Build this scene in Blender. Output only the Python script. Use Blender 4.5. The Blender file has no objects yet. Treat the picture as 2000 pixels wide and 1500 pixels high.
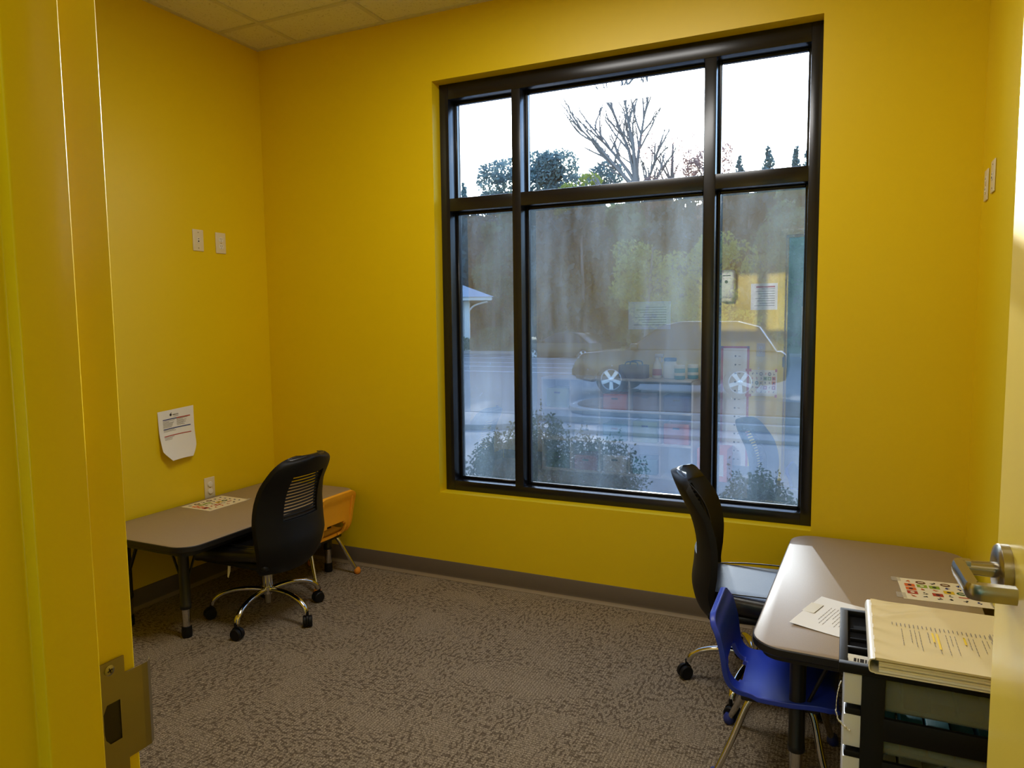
import bpy, bmesh, math, random
from mathutils import Vector, Matrix, Euler
R = math.radians
C = bpy.context.scene.collection
sc = bpy.context.scene
random.seed(7)

# ------------------------------------------------------------------ camera
cd = bpy.data.cameras.new('camera')
cam = bpy.data.objects.new('camera', cd); C.objects.link(cam)
cd.sensor_fit = 'HORIZONTAL'; cd.sensor_width = 36.0
cd.lens = 36.0 * 1405.85 / 2000.0
cd.clip_start = 0.02; cd.clip_end = 500
_r = Vector((0.9068597, 0.42129178, -0.01089619))
_u = Vector((-0.02730601, 0.08453957, 0.9960459))
_f = Vector((-0.42054711, 0.90297635, -0.08816932))
cam.matrix_world = Matrix(((_r.x, _u.x, -_f.x, 3.2232), (_r.y, _u.y, -_f.y, -3.3921), (_r.z, _u.z, -_f.z, 1.4375), (0, 0, 0, 1)))
sc.camera = cam

# ------------------------------------------------------------------ sky, sun, exposure
SUN_EL, SUN_AZ = 14.0, -13.6            # azimuth measured from +Y towards +X
w = bpy.data.worlds.new('sky'); sc.world = w; w.use_nodes = True
nt = w.node_tree; nt.nodes.clear()
sky = nt.nodes.new('ShaderNodeTexSky'); sky.sky_type = 'NISHITA'
sky.sun_disc = False; sky.sun_elevation = R(SUN_EL); sky.sun_rotation = R(SUN_AZ)
sky.air_density = 1.0; sky.dust_density = 0.7; sky.ozone_density = 1.0
bg = nt.nodes.new('ShaderNodeBackground'); bg.inputs['Strength'].default_value = 1.1
wo = nt.nodes.new('ShaderNodeOutputWorld')
tint = nt.nodes.new('ShaderNodeMixRGB'); tint.blend_type = 'MULTIPLY'; tint.inputs[0].default_value = 1; tint.inputs[2].default_value = (.82, .95, 1.16, 1)
nt.links.new(sky.outputs[0], tint.inputs[1]); nt.links.new(tint.outputs[0], bg.inputs[0]); nt.links.new(bg.outputs[0], wo.inputs[0])

sl = bpy.data.lights.new('sun', 'SUN'); sl.energy = 10.5; sl.angle = R(0.7); sl.color = (1.0, 0.95, 0.88)
so = bpy.data.objects.new('sun', sl); C.objects.link(so)
sd = Vector((math.sin(R(SUN_AZ)) * math.cos(R(SUN_EL)), math.cos(R(SUN_AZ)) * math.cos(R(SUN_EL)), math.sin(R(SUN_EL))))
so.rotation_euler = sd.to_track_quat('Z', 'Y').to_euler()
so.location = (0, 20, 30)

cl = bpy.data.lights.new('corridor_fill_lamp', 'AREA'); cl.shape = 'RECTANGLE'; cl.size = 1.15; cl.size_y = 0.55  # unseen fill light, added to brighten the room through the doorway
cl.energy = 14; cl.color = (1.0, 0.95, 0.86)
clo = bpy.data.objects.new('corridor_fill_lamp', cl); C.objects.link(clo); clo.location = (2.6, -4.0, 2.69)
rl = bpy.data.lights.new('room_fill_lamp', 'AREA'); rl.shape = 'RECTANGLE'; rl.size = 1.15; rl.size_y = 0.55  # unseen fill light, added to lift the room's walls and floor
rl.energy = 30; rl.color = (1.0, 0.98, 0.94)
rlo = bpy.data.objects.new('room_fill_lamp', rl); C.objects.link(rlo); rlo.location = (2.15, -1.22, 3.02)

sc.view_settings.view_transform = 'Standard'; sc.view_settings.look = 'None'
sc.view_settings.exposure = 0.0; sc.view_settings.gamma = 1.0; sc.view_settings.use_curve_mapping = False
sc.cycles.max_bounces = 14; sc.cycles.diffuse_bounces = 6; sc.cycles.glossy_bounces = 5
sc.cycles.transmission_bounces = 10; sc.cycles.transparent_max_bounces = 24
sc.cycles.use_denoising = True; sc.cycles.sample_clamp_indirect = 8.0
sc.cycles.caustics_reflective = False; sc.cycles.caustics_refractive = False

# ------------------------------------------------------------------ materials
def srgb(r, g, b):
    f = lambda c: (c / 12.92 if c <= 0.04045 else ((c + 0.055) / 1.055) ** 2.4)
    return (f(r / 255), f(g / 255), f(b / 255), 1)
class N:
    """small node-tree writer"""
    def __init__(s, name):
        s.m = bpy.data.materials.new(name); s.m.use_nodes = True
        s.t = s.m.node_tree; s.t.nodes.clear()
        s.out = s.t.nodes.new('ShaderNodeOutputMaterial')
    def n(s, typ, **kw):
        nd = s.t.nodes.new('ShaderNode' + typ)
        for k, v in kw.items():
            if k in nd.inputs: nd.inputs[k].default_value = v
            else: setattr(nd, k, v)
        return nd
    def l(s, a, b): s.t.links.new(a, b)
    def coord(s, kind='Object', scale=(1, 1, 1), rot=(0, 0, 0)):
        tc = s.n('TexCoord'); mp = s.n('Mapping'); mp.inputs['Scale'].default_value = scale; mp.inputs['Rotation'].default_value = rot
        s.l(tc.outputs[kind], mp.inputs['Vector']); return mp.outputs[0]
    def noise(s, vec, scale, detail=3, rough=.5):
        nd = s.n('TexNoise'); nd.inputs['Scale'].default_value = scale; nd.inputs['Detail'].default_value = detail; nd.inputs['Roughness'].default_value = rough
        s.l(vec, nd.inputs['Vector']); return nd.outputs['Fac']
    def ramp(s, fac, stops):
        nd = s.n('ValToRGB'); e = nd.color_ramp.elements
        while len(e) < len(stops): e.new(.5)
        for el, (p, c) in zip(e, stops): el.position = p; el.color = c if len(c) == 4 else (*c, 1)
        s.l(fac, nd.inputs[0]); return nd.outputs[0]
    def mix(s, fac, a, b, typ='MIX'):
        nd = s.n('MixRGB', blend_type=typ)
        for i, v in ((0, fac), (1, a), (2, b)):
            if hasattr(v, 'is_output'): s.l(v, nd.inputs[i])
            else: nd.inputs[i].default_value = v
        return nd.outputs[0]
    def bump(s, h, strength=.3, dist=.01):
        nd = s.n('Bump'); nd.inputs['Strength'].default_value = strength; nd.inputs['Distance'].default_value = dist
        s.l(h, nd.inputs['Height']); return nd.outputs[0]
    def pbr(s, col=None, rough=.5, metal=0, bump=None, **kw):
        p = s.n('BsdfPrincipled')
        if hasattr(col, 'is_output'): s.l(col, p.inputs['Base Color'])
        elif col is not None: p.inputs['Base Color'].default_value = col
        if hasattr(rough, 'is_output'): s.l(rough, p.inputs['Roughness'])
        else: p.inputs['Roughness'].default_value = rough
        p.inputs['Metallic'].default_value = metal
        if bump is not None: s.l(bump, p.inputs['Normal'])
        for k, v in kw.items(): p.inputs[k].default_value = v
        s.l(p.outputs[0], s.out.inputs[0]); return s.m

def plain(name, col, rough=.5, metal=0, var=.08, scale=30, bump=0.0, **kw):
    n = N(name); v = n.coord()
    f = n.noise(v, scale)
    d = tuple(c * (1 - var) for c in col[:3]) + (1,); b = tuple(min(1, c * (1 + var)) for c in col[:3]) + (1,)
    c = n.mix(f, d, b)
    bp = n.bump(n.noise(v, scale * 6), bump, .004) if bump else None
    return n.pbr(c, rough, metal, bp, **kw)

M = {}
def mats():
    n = N('yellow_wall_paint'); v = n.coord('Object')
    col = n.mix(n.noise(v, 1.3, 4), srgb(228, 197, 8), srgb(234, 204, 14))
    M['wall'] = n.pbr(col, .42, 0, n.bump(n.noise(v, 260, 2), .12, .002))
    n = N('yellow_enamel_frame'); v = n.coord()
    M['enamel'] = n.pbr(n.mix(n.noise(v, 3), srgb(222, 196, 12), srgb(230, 204, 20)), .22, 0, n.bump(n.noise(v, 40, 2), .05, .002))
    n = N('yellow_door_paint'); v = n.coord()
    M['door'] = n.pbr(n.mix(n.noise(v, 4), srgb(236, 206, 70), srgb(242, 214, 84)), .3, 0, n.bump(n.noise(v, 120, 2), .08, .002))
    # carpet
    n = N('brown_patterned_carpet'); tc = n.n('TexCoord'); oi = n.n('ObjectInfo')
    ad = n.n('VectorMath', operation='MULTIPLY_ADD'); n.l(oi.outputs['Random'], ad.inputs[0]); ad.inputs[1].default_value = (37, 53, 0); n.l(tc.outputs['Object'], ad.inputs[2])
    def mp(s):
        m = n.n('Mapping'); m.inputs['Scale'].default_value = s; n.l(ad.outputs[0], m.inputs['Vector']); return m.outputs[0]
    tuft = n.noise(mp((1, 1, 1)), 190, 3, .7)
    base = n.mix(n.ramp(tuft, [(.36, (0, 0, 0)), (.64, (1, 1, 1))]), srgb(88, 75, 58), srgb(190, 174, 150))
    wv = n.n('TexWave', wave_type='BANDS', bands_direction='X'); wv.inputs['Scale'].default_value = 26; wv.inputs['Distortion'].default_value = 2.5; wv.inputs['Detail'].default_value = 2; wv.inputs['Detail Scale'].default_value = 3; n.l(mp((1, 1, 1)), wv.inputs['Vector'])
    c0 = n.mix(n.ramp(wv.outputs['Fac'], [(.15, (.42, .42, .42)), (.6, (0, 0, 0))]), base, srgb(84, 70, 52))
    fleck = n.ramp(n.noise(mp((44, 92, 1)), 1.0, 0, .4), [(.52, (0, 0, 0)), (.60, (1, 1, 1))])
    msk = n.ramp(n.noise(mp((2.6, 4.2, 1)), 1.3, 2), [(.34, (.15, .15, .15)), (.52, (1, 1, 1))])
    sel = n.mix(1, fleck, msk, 'MULTIPLY')
    c2 = n.mix(n.mix(1, sel, (.60, .60, .60, 1), 'MULTIPLY'), c0, srgb(62, 48, 33))
    M['carpet'] = n.pbr(c2, .95, 0, n.bump(tuft, .7, .004), **{'Specular IOR Level': .1})
    n = N('fissured_ceiling_tile'); v = n.coord('Object')
    f = n.ramp(n.noise(v, 90, 5, .7), [(.33, (0, 0, 0)), (.42, (1, 1, 1))])
    M['tile'] = n.pbr(n.mix(f, srgb(180, 172, 150), srgb(226, 221, 205)), .9, 0, n.bump(f, .4, .003))
    M['tbar'] = plain('white_ceiling_grid', srgb(205, 200, 186), .45)
    M['base'] = plain('taupe_rubber_base', srgb(98, 86, 72), .55, var=.05)
    M['toe'] = plain('lit_base_toe', srgb(140, 124, 100), .6, var=.05)  # base rubber again, with the light its toe catches put into the colour
    n = N('bronze_window_metal'); v = n.coord()
    M['bronze'] = n.pbr(n.mix(n.noise(v, 60), srgb(20, 19, 20), srgb(27, 26, 28)), .24, 0, n.bump(n.noise(v, 300, 2), .03, .001), **{'Specular IOR Level': .55})
    M['gasket'] = plain('black_rubber_gasket', srgb(20, 20, 22), .6)
    n = N('laminate_top'); v = n.coord()
    M['laminate'] = n.pbr(n.mix(n.noise(v, 400, 3), srgb(150, 132, 110), srgb(170, 153, 130)), 0.40, 0, n.bump(n.noise(v, 700, 2), .05, .0006), **{'Specular IOR Level': .32})
    M['blackplastic'] = plain('black_plastic', srgb(12, 12, 13), .55, var=.1, bump=.05, **{'Specular IOR Level': .3})
    M['wellblack'] = plain('matt_black_plastic', srgb(13, 13, 14), .85, **{'Specular IOR Level': .12})
    M['blackedge'] = plain('black_edge_band', srgb(22, 20, 19), .5)
    M['blackmetal'] = plain('black_powder_coated_steel', srgb(20, 20, 21), .38, bump=.04)
    M['chrome'] = plain('chrome', srgb(205, 203, 198), .1, 1.0, var=.03)
    M['satin'] = plain('satin_nickel', srgb(168, 160, 142), .27, 1.0, var=.06, scale=60)
    M['steelplate'] = plain('brushed_brass_steel', srgb(150, 138, 108), .36, 1.0, var=.12, scale=25)
    n = N('black_leatherette'); v = n.coord()
    M['leather'] = n.pbr(n.mix(n.noise(v, 20), srgb(16, 16, 18), srgb(24, 24, 27)), .30, 0, n.bump(n.noise(v, 240, 3), .18, .002), **{'Specular IOR Level': .6})
    n = N('black_woven_mesh'); v = n.coord()
    M['mesh'] = n.pbr(n.mix(n.noise(v, 300), srgb(9, 9, 10), srgb(19, 19, 21)), .85, 0, n.bump(n.noise(v, 500, 1), .5, .002))
    M['blue'] = plain('blue_moulded_plastic', srgb(40, 66, 196), .38, var=.05, bump=.03)
    M['orange'] = plain('orange_moulded_plastic', srgb(250, 176, 44), .38, var=.05, bump=.03)
    M['orangeglide'] = plain('orange_glide', srgb(226, 140, 40), .5)
    M['blueglide'] = plain('blue_glide', srgb(40, 52, 130), .5)
    M['paper'] = plain('white_paper', srgb(240, 240, 240), .7, var=.02, scale=8)
    M['creampaper'] = plain('cream_paper', srgb(238, 228, 196), .6, var=.02, scale=8)
    n = N('clear_vinyl_over_paper'); v = n.coord()
    wr = n.noise(n.coord('Object', (14, 5, 1), (0, 0, .5)), 1.0, 2)
    M['vinyl'] = n.pbr(n.mix(n.noise(v, 8), srgb(226, 212, 172), srgb(232, 220, 184)), .2, 0, None, **{'Coat Weight': .8, 'Coat Roughness': .05})
    M['whiteplastic'] = plain('white_plastic', srgb(232, 228, 214), .35, var=.02)
    M['ivory'] = plain('ivory_plate_plastic', srgb(226, 214, 180), .38, var=.03)
    M['dark'] = plain('dark_slot', srgb(40, 30, 22), .7)
    M['ink'] = plain('grey_ink', srgb(120, 112, 104), .8)
    M['inkdark'] = plain('dark_ink', srgb(44, 40, 44), .8)
    for k, c in dict(pred=(178, 52, 40), pblue=(40, 60, 130), pgreen=(66, 120, 52), plime=(140, 168, 48), pyellow=(226, 190, 40), porange=(226, 106, 44), pdgreen=(30, 88, 46), pbrown=(110, 72, 44), ppink=(196, 92, 100), pteal=(60, 150, 160), highlight=(236, 204, 50)).items():
        M[k] = plain('print_' + k, srgb(*c), .6, var=.03)
    n = N('milky_translucent_plastic'); v = n.coord()
    p = n.n('BsdfPrincipled'); p.inputs['Base Color'].default_value = srgb(242, 246, 250); p.inputs['Roughness'].default_value = .3
    tl = n.n('BsdfTranslucent'); tl.inputs[0].default_value = srgb(242, 246, 250)
    mx = n.n('MixShader'); mx.inputs[0].default_value = .2; n.l(p.outputs[0], mx.inputs[1]); n.l(tl.outputs[0], mx.inputs[2]); n.l(mx.outputs[0], n.out.inputs[0]); M['milky'] = n.m
    n = N('clear_tape'); tr = n.n('BsdfTransparent'); p = n.n('BsdfPrincipled'); p.inputs['Base Color'].default_value = srgb(225, 222, 214); p.inputs['Roughness'].default_value = .2; mx = n.n('MixShader'); mx.inputs[0].default_value = .3; n.l(tr.outputs[0], mx.inputs[1]); n.l(p.outputs[0], mx.inputs[2]); n.l(mx.outputs[0], n.out.inputs[0]); M['tape'] = n.m
    n = N('clear_drawer_plastic'); v = n.coord()
    tr = n.n('BsdfTransparent'); tr.inputs[0].default_value = (.74, .78, .74, 1)
    p = n.n('BsdfPrincipled'); p.inputs['Base Color'].default_value = srgb(150, 156, 140); p.inputs['Roughness'].default_value = .25
    n.l(n.bump(n.noise(v, 14, 2), .4, .01), p.inputs['Normal'])
    mx = n.n('MixShader'); mx.inputs[0].default_value = .42; n.l(tr.outputs[0], mx.inputs[1]); n.l(p.outputs[0], mx.inputs[2]); n.l(mx.outputs[0], n.out.inputs[0]); M['cleardrawer'] = n.m
    # clear upper glass
    def glass(name, tint, refl, haze):
        n = N(name)
        tr = n.n('BsdfTransparent'); tr.inputs[0].default_value = tint
        gl = n.n('BsdfGlossy'); gl.inputs['Roughness'].default_value = 0.0; gl.inputs[0].default_value = (1, 1, 1, 1)
        mx = n.n('MixShader'); mx.inputs[0].default_value = refl; n.l(tr.outputs[0], mx.inputs[1]); n.l(gl.outputs[0], mx.inputs[2])
        if haze:
            v = n.coord('Object', (1, 1, 1)); st = n.noise(n.coord('Object', (5, 1, 1.1)), 1.0, 4, .6)
            sp = n.ramp(n.noise(n.coord('Object', (1, 1, 1)), 95, 5, .75), [(.62, (0, 0, 0)), (.72, (1, 1, 1))])
            patch = n.ramp(n.noise(v, 2.2, 3), [(.45, (0, 0, 0)), (.7, (1, 1, 1))])
            spk = n.mix(1, sp, patch, 'MULTIPLY')
            base = n.ramp(st, [(.32, (haze * .25,) * 3), (.72, (haze * 2.3,) * 3)])
            tot = n.mix(.28, base, spk, 'ADD')
            tl = n.n('BsdfTranslucent'); tl.inputs[0].default_value = (.64, .86, 1, 1)
            m2 = n.n('MixShader'); n.l(tot, m2.inputs[0]); n.l(mx.outputs[0], m2.inputs[1]); n.l(tl.outputs[0], m2.inputs[2]); mx = m2
        n.l(mx.outputs[0], n.out.inputs[0]); return n.m
    M['glass'] = glass('clear_window_glass', (.93, .96, .97, 1), .06, 0)
    M['film'] = glass('mirrored_window_film', (.33, .37, .41, 1), .23, .036)
    M['glassback'] = glass('outer_glass_face', (.98, .99, 1, 1), .03, 0)
    # outdoors
    n = N('asphalt'); v = n.coord('Object')
    M['asphalt'] = n.pbr(n.mix(n.noise(v, 6, 6, .7), srgb(84, 86, 92), srgb(118, 120, 126)), .5, 0, n.bump(n.noise(v, 60, 3), .7, .02))
    n = N('concrete_walk'); v = n.coord('Object')
    M['concrete'] = n.pbr(n.mix(n.noise(v, 5, 6, .7), srgb(120, 116, 116), srgb(152, 146, 144)), .68, 0, n.bump(n.noise(v, 70, 3), .5, .015), **{'Specular IOR Level': .45})
    M['whitepaint'] = plain('white_road_paint', srgb(220, 220, 220), .6)
    M['mulch'] = plain('mulch', srgb(104, 74, 58), .9, var=.4, scale=12, bump=.6)
    M['verge'] = plain('grass_verge', srgb(96, 104, 62), .9, var=.3, scale=3, bump=.5)
    M['hillgreen'] = plain('wooded_hill', srgb(50, 62, 58), .95, var=.4, scale=.8, bump=.6)
    M['bark'] = plain('bark', srgb(112, 106, 104), .9, var=.2, scale=14, bump=.5)
    def leaf(name, a, b, t=.45):
        n = N(name); oi = n.n('ObjectInfo'); v = n.coord('Object')
        c = n.mix(n.noise(v, 1.3, 3), srgb(*a), srgb(*b))
        d = n.n('BsdfPrincipled'); n.l(c, d.inputs['Base Color']); d.inputs['Roughness'].default_value = .5
        tl = n.n('BsdfTranslucent'); n.l(c, tl.inputs[0])
        mx = n.n('MixShader'); mx.inputs[0].default_value = t; n.l(d.outputs[0], mx.inputs[1]); n.l(tl.outputs[0], mx.inputs[2]); n.l(mx.outputs[0], n.out.inputs[0]); return n.m
    M['pine'] = leaf('hazed_pine_needles', (82, 102, 106), (124, 142, 140), .4)  # glaucous needles, with haze and glare lightened into the colour
    M['leafdark'] = leaf('dark_leaves', (46, 68, 70), (80, 104, 100), .35)
    M['leafmid'] = leaf('mid_green_leaves', (78, 102, 72), (118, 138, 90), .5)
    M['leafbright'] = leaf('sunlit_leaves', (128, 138, 66), (170, 172, 92), .5)
    M['leafrust'] = leaf('reddish_leaves', (142, 118, 116), (168, 138, 128), .5)
    M['bushleaf'] = leaf('small_glossy_leaves', (34, 48, 34), (84, 98, 58), .25)
    M['carpaint'] = plain('dark_car_paint', srgb(46, 42, 36), .18, .3, var=.05)
    M['carglass'] = plain('dark_car_glass', srgb(30, 34, 34), .06)
    M['tyre'] = plain('tyre_rubber', srgb(24, 24, 25), .8)
    M['alloy'] = plain('alloy_wheel', srgb(200, 204, 210), .3, .6)
    M['houseroof'] = plain('pale_metal_roof', srgb(186, 192, 202), .45)
    M['housewall'] = plain('pale_house_wall', srgb(206, 208, 210), .7)
    M['corrwall'] = plain('teal_corridor_wall', srgb(48, 128, 140), .5)
    M['shelfwhite'] = plain('white_shelf_board', srgb(222, 222, 218), .45)
    M['corrwhite'] = plain('white_board', srgb(226, 230, 236), .3)
mats()

# ------------------------------------------------------------------ mesh helpers
def box(bm, x0, x1, y0, y1, z0, z1, bev=0, seg=2, mi=0):
    r = bmesh.ops.create_cube(bm, size=1)
    vs = r['verts']
    bmesh.ops.scale(bm, vec=(x1 - x0, y1 - y0, z1 - z0), verts=vs)
    bmesh.ops.translate(bm, vec=((x0 + x1) / 2, (y0 + y1) / 2, (z0 + z1) / 2), verts=vs)
    fs = set(f for v in vs for f in v.link_faces)
    for f in fs: f.material_index = mi
    if bev:
        es = list(set(e for v in vs for e in v.link_edges))
        g = bmesh.ops.bevel(bm, geom=es, offset=bev, segments=seg, profile=.5, affect='EDGES')
        for f in g['faces']: f.material_index = mi
def xf(bm, fn, start=0):
    bm.verts.ensure_lookup_table()
    for v in bm.verts[start:]: v.co = fn(v.co)
def rounded(x0, x1, y0, y1, r, n=6):
    pts = []
    for cx, cy, a0 in ((x1 - r, y1 - r, 0), (x0 + r, y1 - r, 90), (x0 + r, y0 + r, 180), (x1 - r, y0 + r, 270)):
        for k in range(n + 1):
            a = R(a0 + 90 * k / n); pts.append((cx + r * math.cos(a), cy + r * math.sin(a)))
    return pts
def prism(bm, pts, z0, z1, mi=0, mi_side=None, bev=0):
    lo = [bm.verts.new((x, y, z0)) for x, y in pts]; hi = [bm.verts.new((x, y, z1)) for x, y in pts]
    n = len(pts); new = []
    f = bm.faces.new(hi); f.material_index = mi; new.append(f)
    f = bm.faces.new(lo[::-1]); f.material_index = mi; new.append(f)
    for i in range(n):
        g = bm.faces.new((lo[i], lo[(i + 1) % n], hi[(i + 1) % n], hi[i])); g.material_index = mi if mi_side is None else mi_side
    if bev:
        es = [e for f in new for e in f.edges]
        bmesh.ops.bevel(bm, geom=es, offset=bev, segments=2, profile=.5, affect='EDGES')
def smooth_path(pts, n=6):
    """Catmull-Rom through the points"""
    P = [Vector(p) for p in pts]; out = []
    for i in range(len(P) - 1):
        a = P[max(i - 1, 0)]; b = P[i]; c = P[i + 1]; d = P[min(i + 2, len(P) - 1)]
        for k in range(n):
            t = k / n
            out.append(.5 * ((2 * b) + (c - a) * t + (2 * a - 5 * b + 4 * c - d) * t * t + (3 * b - a - 3 * c + d) * t ** 3))
    out.append(P[-1]); return out
def tube(bm, pts, rad, seg=10, mi=0, caps=True, flat=1.0):
    P = [Vector(p) for p in pts]; n = len(P)
    rs = rad if isinstance(rad, (list, tuple)) else [rad] * n
    rings = []; prev = None
    for i, p in enumerate(P):
        t = (P[min(i + 1, n - 1)] - P[max(i - 1, 0)])
        if t.length < 1e-9: t = Vector((0, 0, 1))
        t.normalize()
        if prev is None:
            ref = Vector((0, 0, 1)) if abs(t.z) < .9 else Vector((1, 0, 0))
            a = t.cross(ref).normalized()
        else:
            a = (prev - t * prev.dot(t))
            a = a.normalized() if a.length > 1e-6 else t.orthogonal().normalized()
        prev = a; b = t.cross(a)
        rings.append([bm.verts.new(p + (a * math.cos(2 * math.pi * k / seg) + b * flat * math.sin(2 * math.pi * k / seg)) * rs[i]) for k in range(seg)])
    for i in range(n - 1):
        for k in range(seg):
            f = bm.faces.new((rings[i][k], rings[i][(k + 1) % seg], rings[i + 1][(k + 1) % seg], rings[i + 1][k])); f.material_index = mi
    if caps:
        bm.faces.new(rings[0][::-1]).material_index = mi; bm.faces.new(rings[-1]).material_index = mi
def lathe(bm, prof, seg=20, mi=0, mat=None, caps=True):
    """prof: list of (r, z) about Z; mat: Matrix"""
    rings = []
    for r, z in prof:
        ring = []
        for k in range(seg):
            a = 2 * math.pi * k / seg
            v = Vector((r * math.cos(a), r * math.sin(a), z))
            ring.append(bm.verts.new(mat @ v if mat else v))
        rings.append(ring)
    for i in range(len(rings) - 1):
        for k in range(seg):
            bm.faces.new((rings[i][k], rings[i][(k + 1) % seg], rings[i + 1][(k + 1) % seg], rings[i + 1][k])).material_index = mi
    if caps: bm.faces.new(rings[0][::-1]).material_index = mi; bm.faces.new(rings[-1]).material_index = mi
def obj(name, bm, mat, parent=None, smooth=True, ang=38, **props):
    me = bpy.data.meshes.new(name)
    bmesh.ops.recalc_face_normals(bm, faces=bm.faces) if props.pop('recalc', True) else None
    bm.to_mesh(me); bm.free()
    for m in (mat if isinstance(mat, (list, tuple)) else [mat]): me.materials.append(M[m] if isinstance(m, str) else m)
    if smooth:
        me.shade_smooth(); me.set_sharp_from_angle(angle=R(ang))
    o = bpy.data.objects.new(name, me); C.objects.link(o)
    if parent is not None: o.parent = parent
    for k, v in props.items(): o[k] = v
    return o
def thing(name, label, cat, loc=(0, 0, 0), rz=0, group=None):
    o = bpy.data.objects.new(name, None); C.objects.link(o); o.location = loc; o.rotation_euler = (0, 0, rz)
    o.empty_display_size = .1
    return tag(o, label, cat, group)
def tag(o, label, cat, group=None):
    o['label'] = label; o['category'] = cat
    if group: o['group'] = group
    return o
def struct(name, bm, mat, parent=None, **k):
    o = obj(name, bm, mat, parent, **k)
    if parent is None: o['kind'] = 'structure'
    return o
def B(): return bmesh.new()
def dup(root, loc, rz):
    r = root.copy(); C.objects.link(r); r.location = loc; r.rotation_euler = (0, 0, rz)
    for ch in list(root.children):
        c = ch.copy(); C.objects.link(c); c.parent = r
        for g in list(ch.children):
            d = g.copy(); C.objects.link(d); d.parent = c
    return r
def quad(bm, pts, mi=0):
    f = bm.faces.new([bm.verts.new(p) for p in pts]); f.material_index = mi; return f
def print2d(bm, fn, x0, x1, y0, y1, mi):
    """flat print rectangle; fn maps sheet (u, v) to a point just above the sheet"""
    quad(bm, [fn(x0, y0), fn(x1, y0), fn(x1, y1), fn(x0, y1)], mi)
def disc2d(bm, fn, cx, cy, rx, ry, mi, n=14):
    quad(bm, [fn(cx + rx * math.cos(2 * math.pi * k / n), cy + ry * math.sin(2 * math.pi * k / n)) for k in range(n)], mi)
# ------------------------------------------------------------------ the room
W, H = 3.687, 3.043
YN = -2.93                       # room face of the near (door) wall
XJ, YJ = 2.58, -2.92             # latch-side rabbet of the door frame, room face of the frame
XL, XR, ZB, ZT = 1.1936, 3.0996, 0.4905, 2.7004
YC = -4.6                        # far wall of the corridor
# floor slab and carpet tiles
bm = B(); box(bm, -.1, W + .1, YC, .05, -.12, -.008); floor = struct('floor', bm, 'dark', smooth=False)
T = .6096
bm = B(); box(bm, -T / 2 + .0006, T / 2 - .0006, -T / 2 + .0006, T / 2 - .0006, -.008, 0, .0015, 1)
tile0 = None; k = 0
for i in range(-1, 7):
    for j in range(-8, 1):
        x0, y0 = .0 + i * T - .02, j * T - .43
        a, b, c, d = max(x0, 0), min(x0 + T, W), max(y0, YC), min(y0 + T, 0)
        if b - a < .01 or d - c < .01: continue
        b2 = B(); cx, cy = x0 + T / 2, y0 + T / 2; tr = (i + j) % 2
        lo = (a - cx, b - cx, c - cy, d - cy)
        if tr: lo = (c - cy, d - cy, -(b - cx), -(a - cx))
        full = abs((b - a) - T) < 1e-6 and abs((d - c) - T) < 1e-6
        if full and tile0 is not None:
            o = bpy.data.objects.new('carpet_tile', tile0); C.objects.link(o); o.parent = floor; b2.free()
        else:
            box(b2, lo[0] + .0002, lo[1] - .0002, lo[2] + .0002, lo[3] - .0002, -.008, 0)
            o = obj('carpet_tile', b2, 'carpet', floor, smooth=False)
            if full: tile0 = o.data
        o.location = (cx, cy, 0); o.rotation_euler = (0, 0, R(90) if tr else 0)
# walls
bm = B()
for a in ((-.1, XL, 0, .22, -.1, H + .2), (XR, W + .1, 0, .22, -.1, H + .2), (XL, XR, 0, .22, -.1, ZB), (XL, XR, 0, .22, ZT, H + .2)): box(bm, *a)
struct('wall_back', bm, 'wall', smooth=False)
bm = B(); box(bm, -.1, 0, YN - .15, .0, -.1, H + .2); struct('wall_left', bm, 'wall', smooth=False)
bm = B(); box(bm, W, W + .1, YN - .15, .0, -.1, H + .2); struct('wall_right', bm, 'wall', smooth=False)
bm = B()
DX0, DX1, DZ = XJ, XJ + .93, 2.14
for a in ((0, DX0 - .04, YN - .12, YN, 0, H + .2), (DX1 + .04, W, YN - .12, YN, 0, H + .2), (DX0 - .04, DX1 + .04, YN - .12, YN, DZ + .04, H + .2)): box(bm, *a)
struct('wall_front', bm, 'wall', smooth=False)
# corridor behind the camera
bm = B(); box(bm, -.1, W + .1, YC - .1, YC, -.1, H); struct('wall_corridor', bm, 'corrwall', smooth=False)
bm = B(); box(bm, -.1, 0, YC, YN - .15, -.1, H); struct('wall_corridor_left', bm, 'wall', smooth=False)
bm = B(); box(bm, W, W + .1, YC, YN - .15, -.1, H); struct('wall_corridor_right', bm, 'wall', smooth=False)
bm = B(); box(bm, -.1, W + .1, YC, YN - .12, 2.72, 2.8); struct('ceiling_corridor', bm, 'tbar', smooth=False)
# ceiling: deck, grid bars, lay-in tiles
bm = B(); box(bm, -.1, W + .1, YN - .12, .22, H + .06, H + .2); ceil = struct('ceiling', bm, 'dark', smooth=False)
XS = [0] + [.3036 + T * k for k in range(6)] + [W]; YS = [0] + [-.302 - T * k for k in range(5)] + [YN]
XS = [x for x in XS if x <= W]; YS = [y for y in YS if y >= YN]
hb = .012
for x in XS[1:-1]:
    bm = B(); box(bm, x - hb, x + hb, YN + .02, -.02, H, H + .03); obj('grid_bar', bm, 'tbar', ceil, smooth=False)
for y in YS[1:-1]:
    bm = B(); box(bm, .02, W - .02, y - hb, y + hb, H - .0005, H + .03); obj('grid_bar', bm, 'tbar', ceil, smooth=False)
for a in ((0, .022, YN, 0), (W - .022, W, YN, 0), (.022, W - .022, -.022, 0), (.022, W - .022, YN, YN + .022)):
    bm = B(); box(bm, *a, H - .001, H + .012); obj('wall_angle', bm, 'tbar', ceil, smooth=False)
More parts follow.
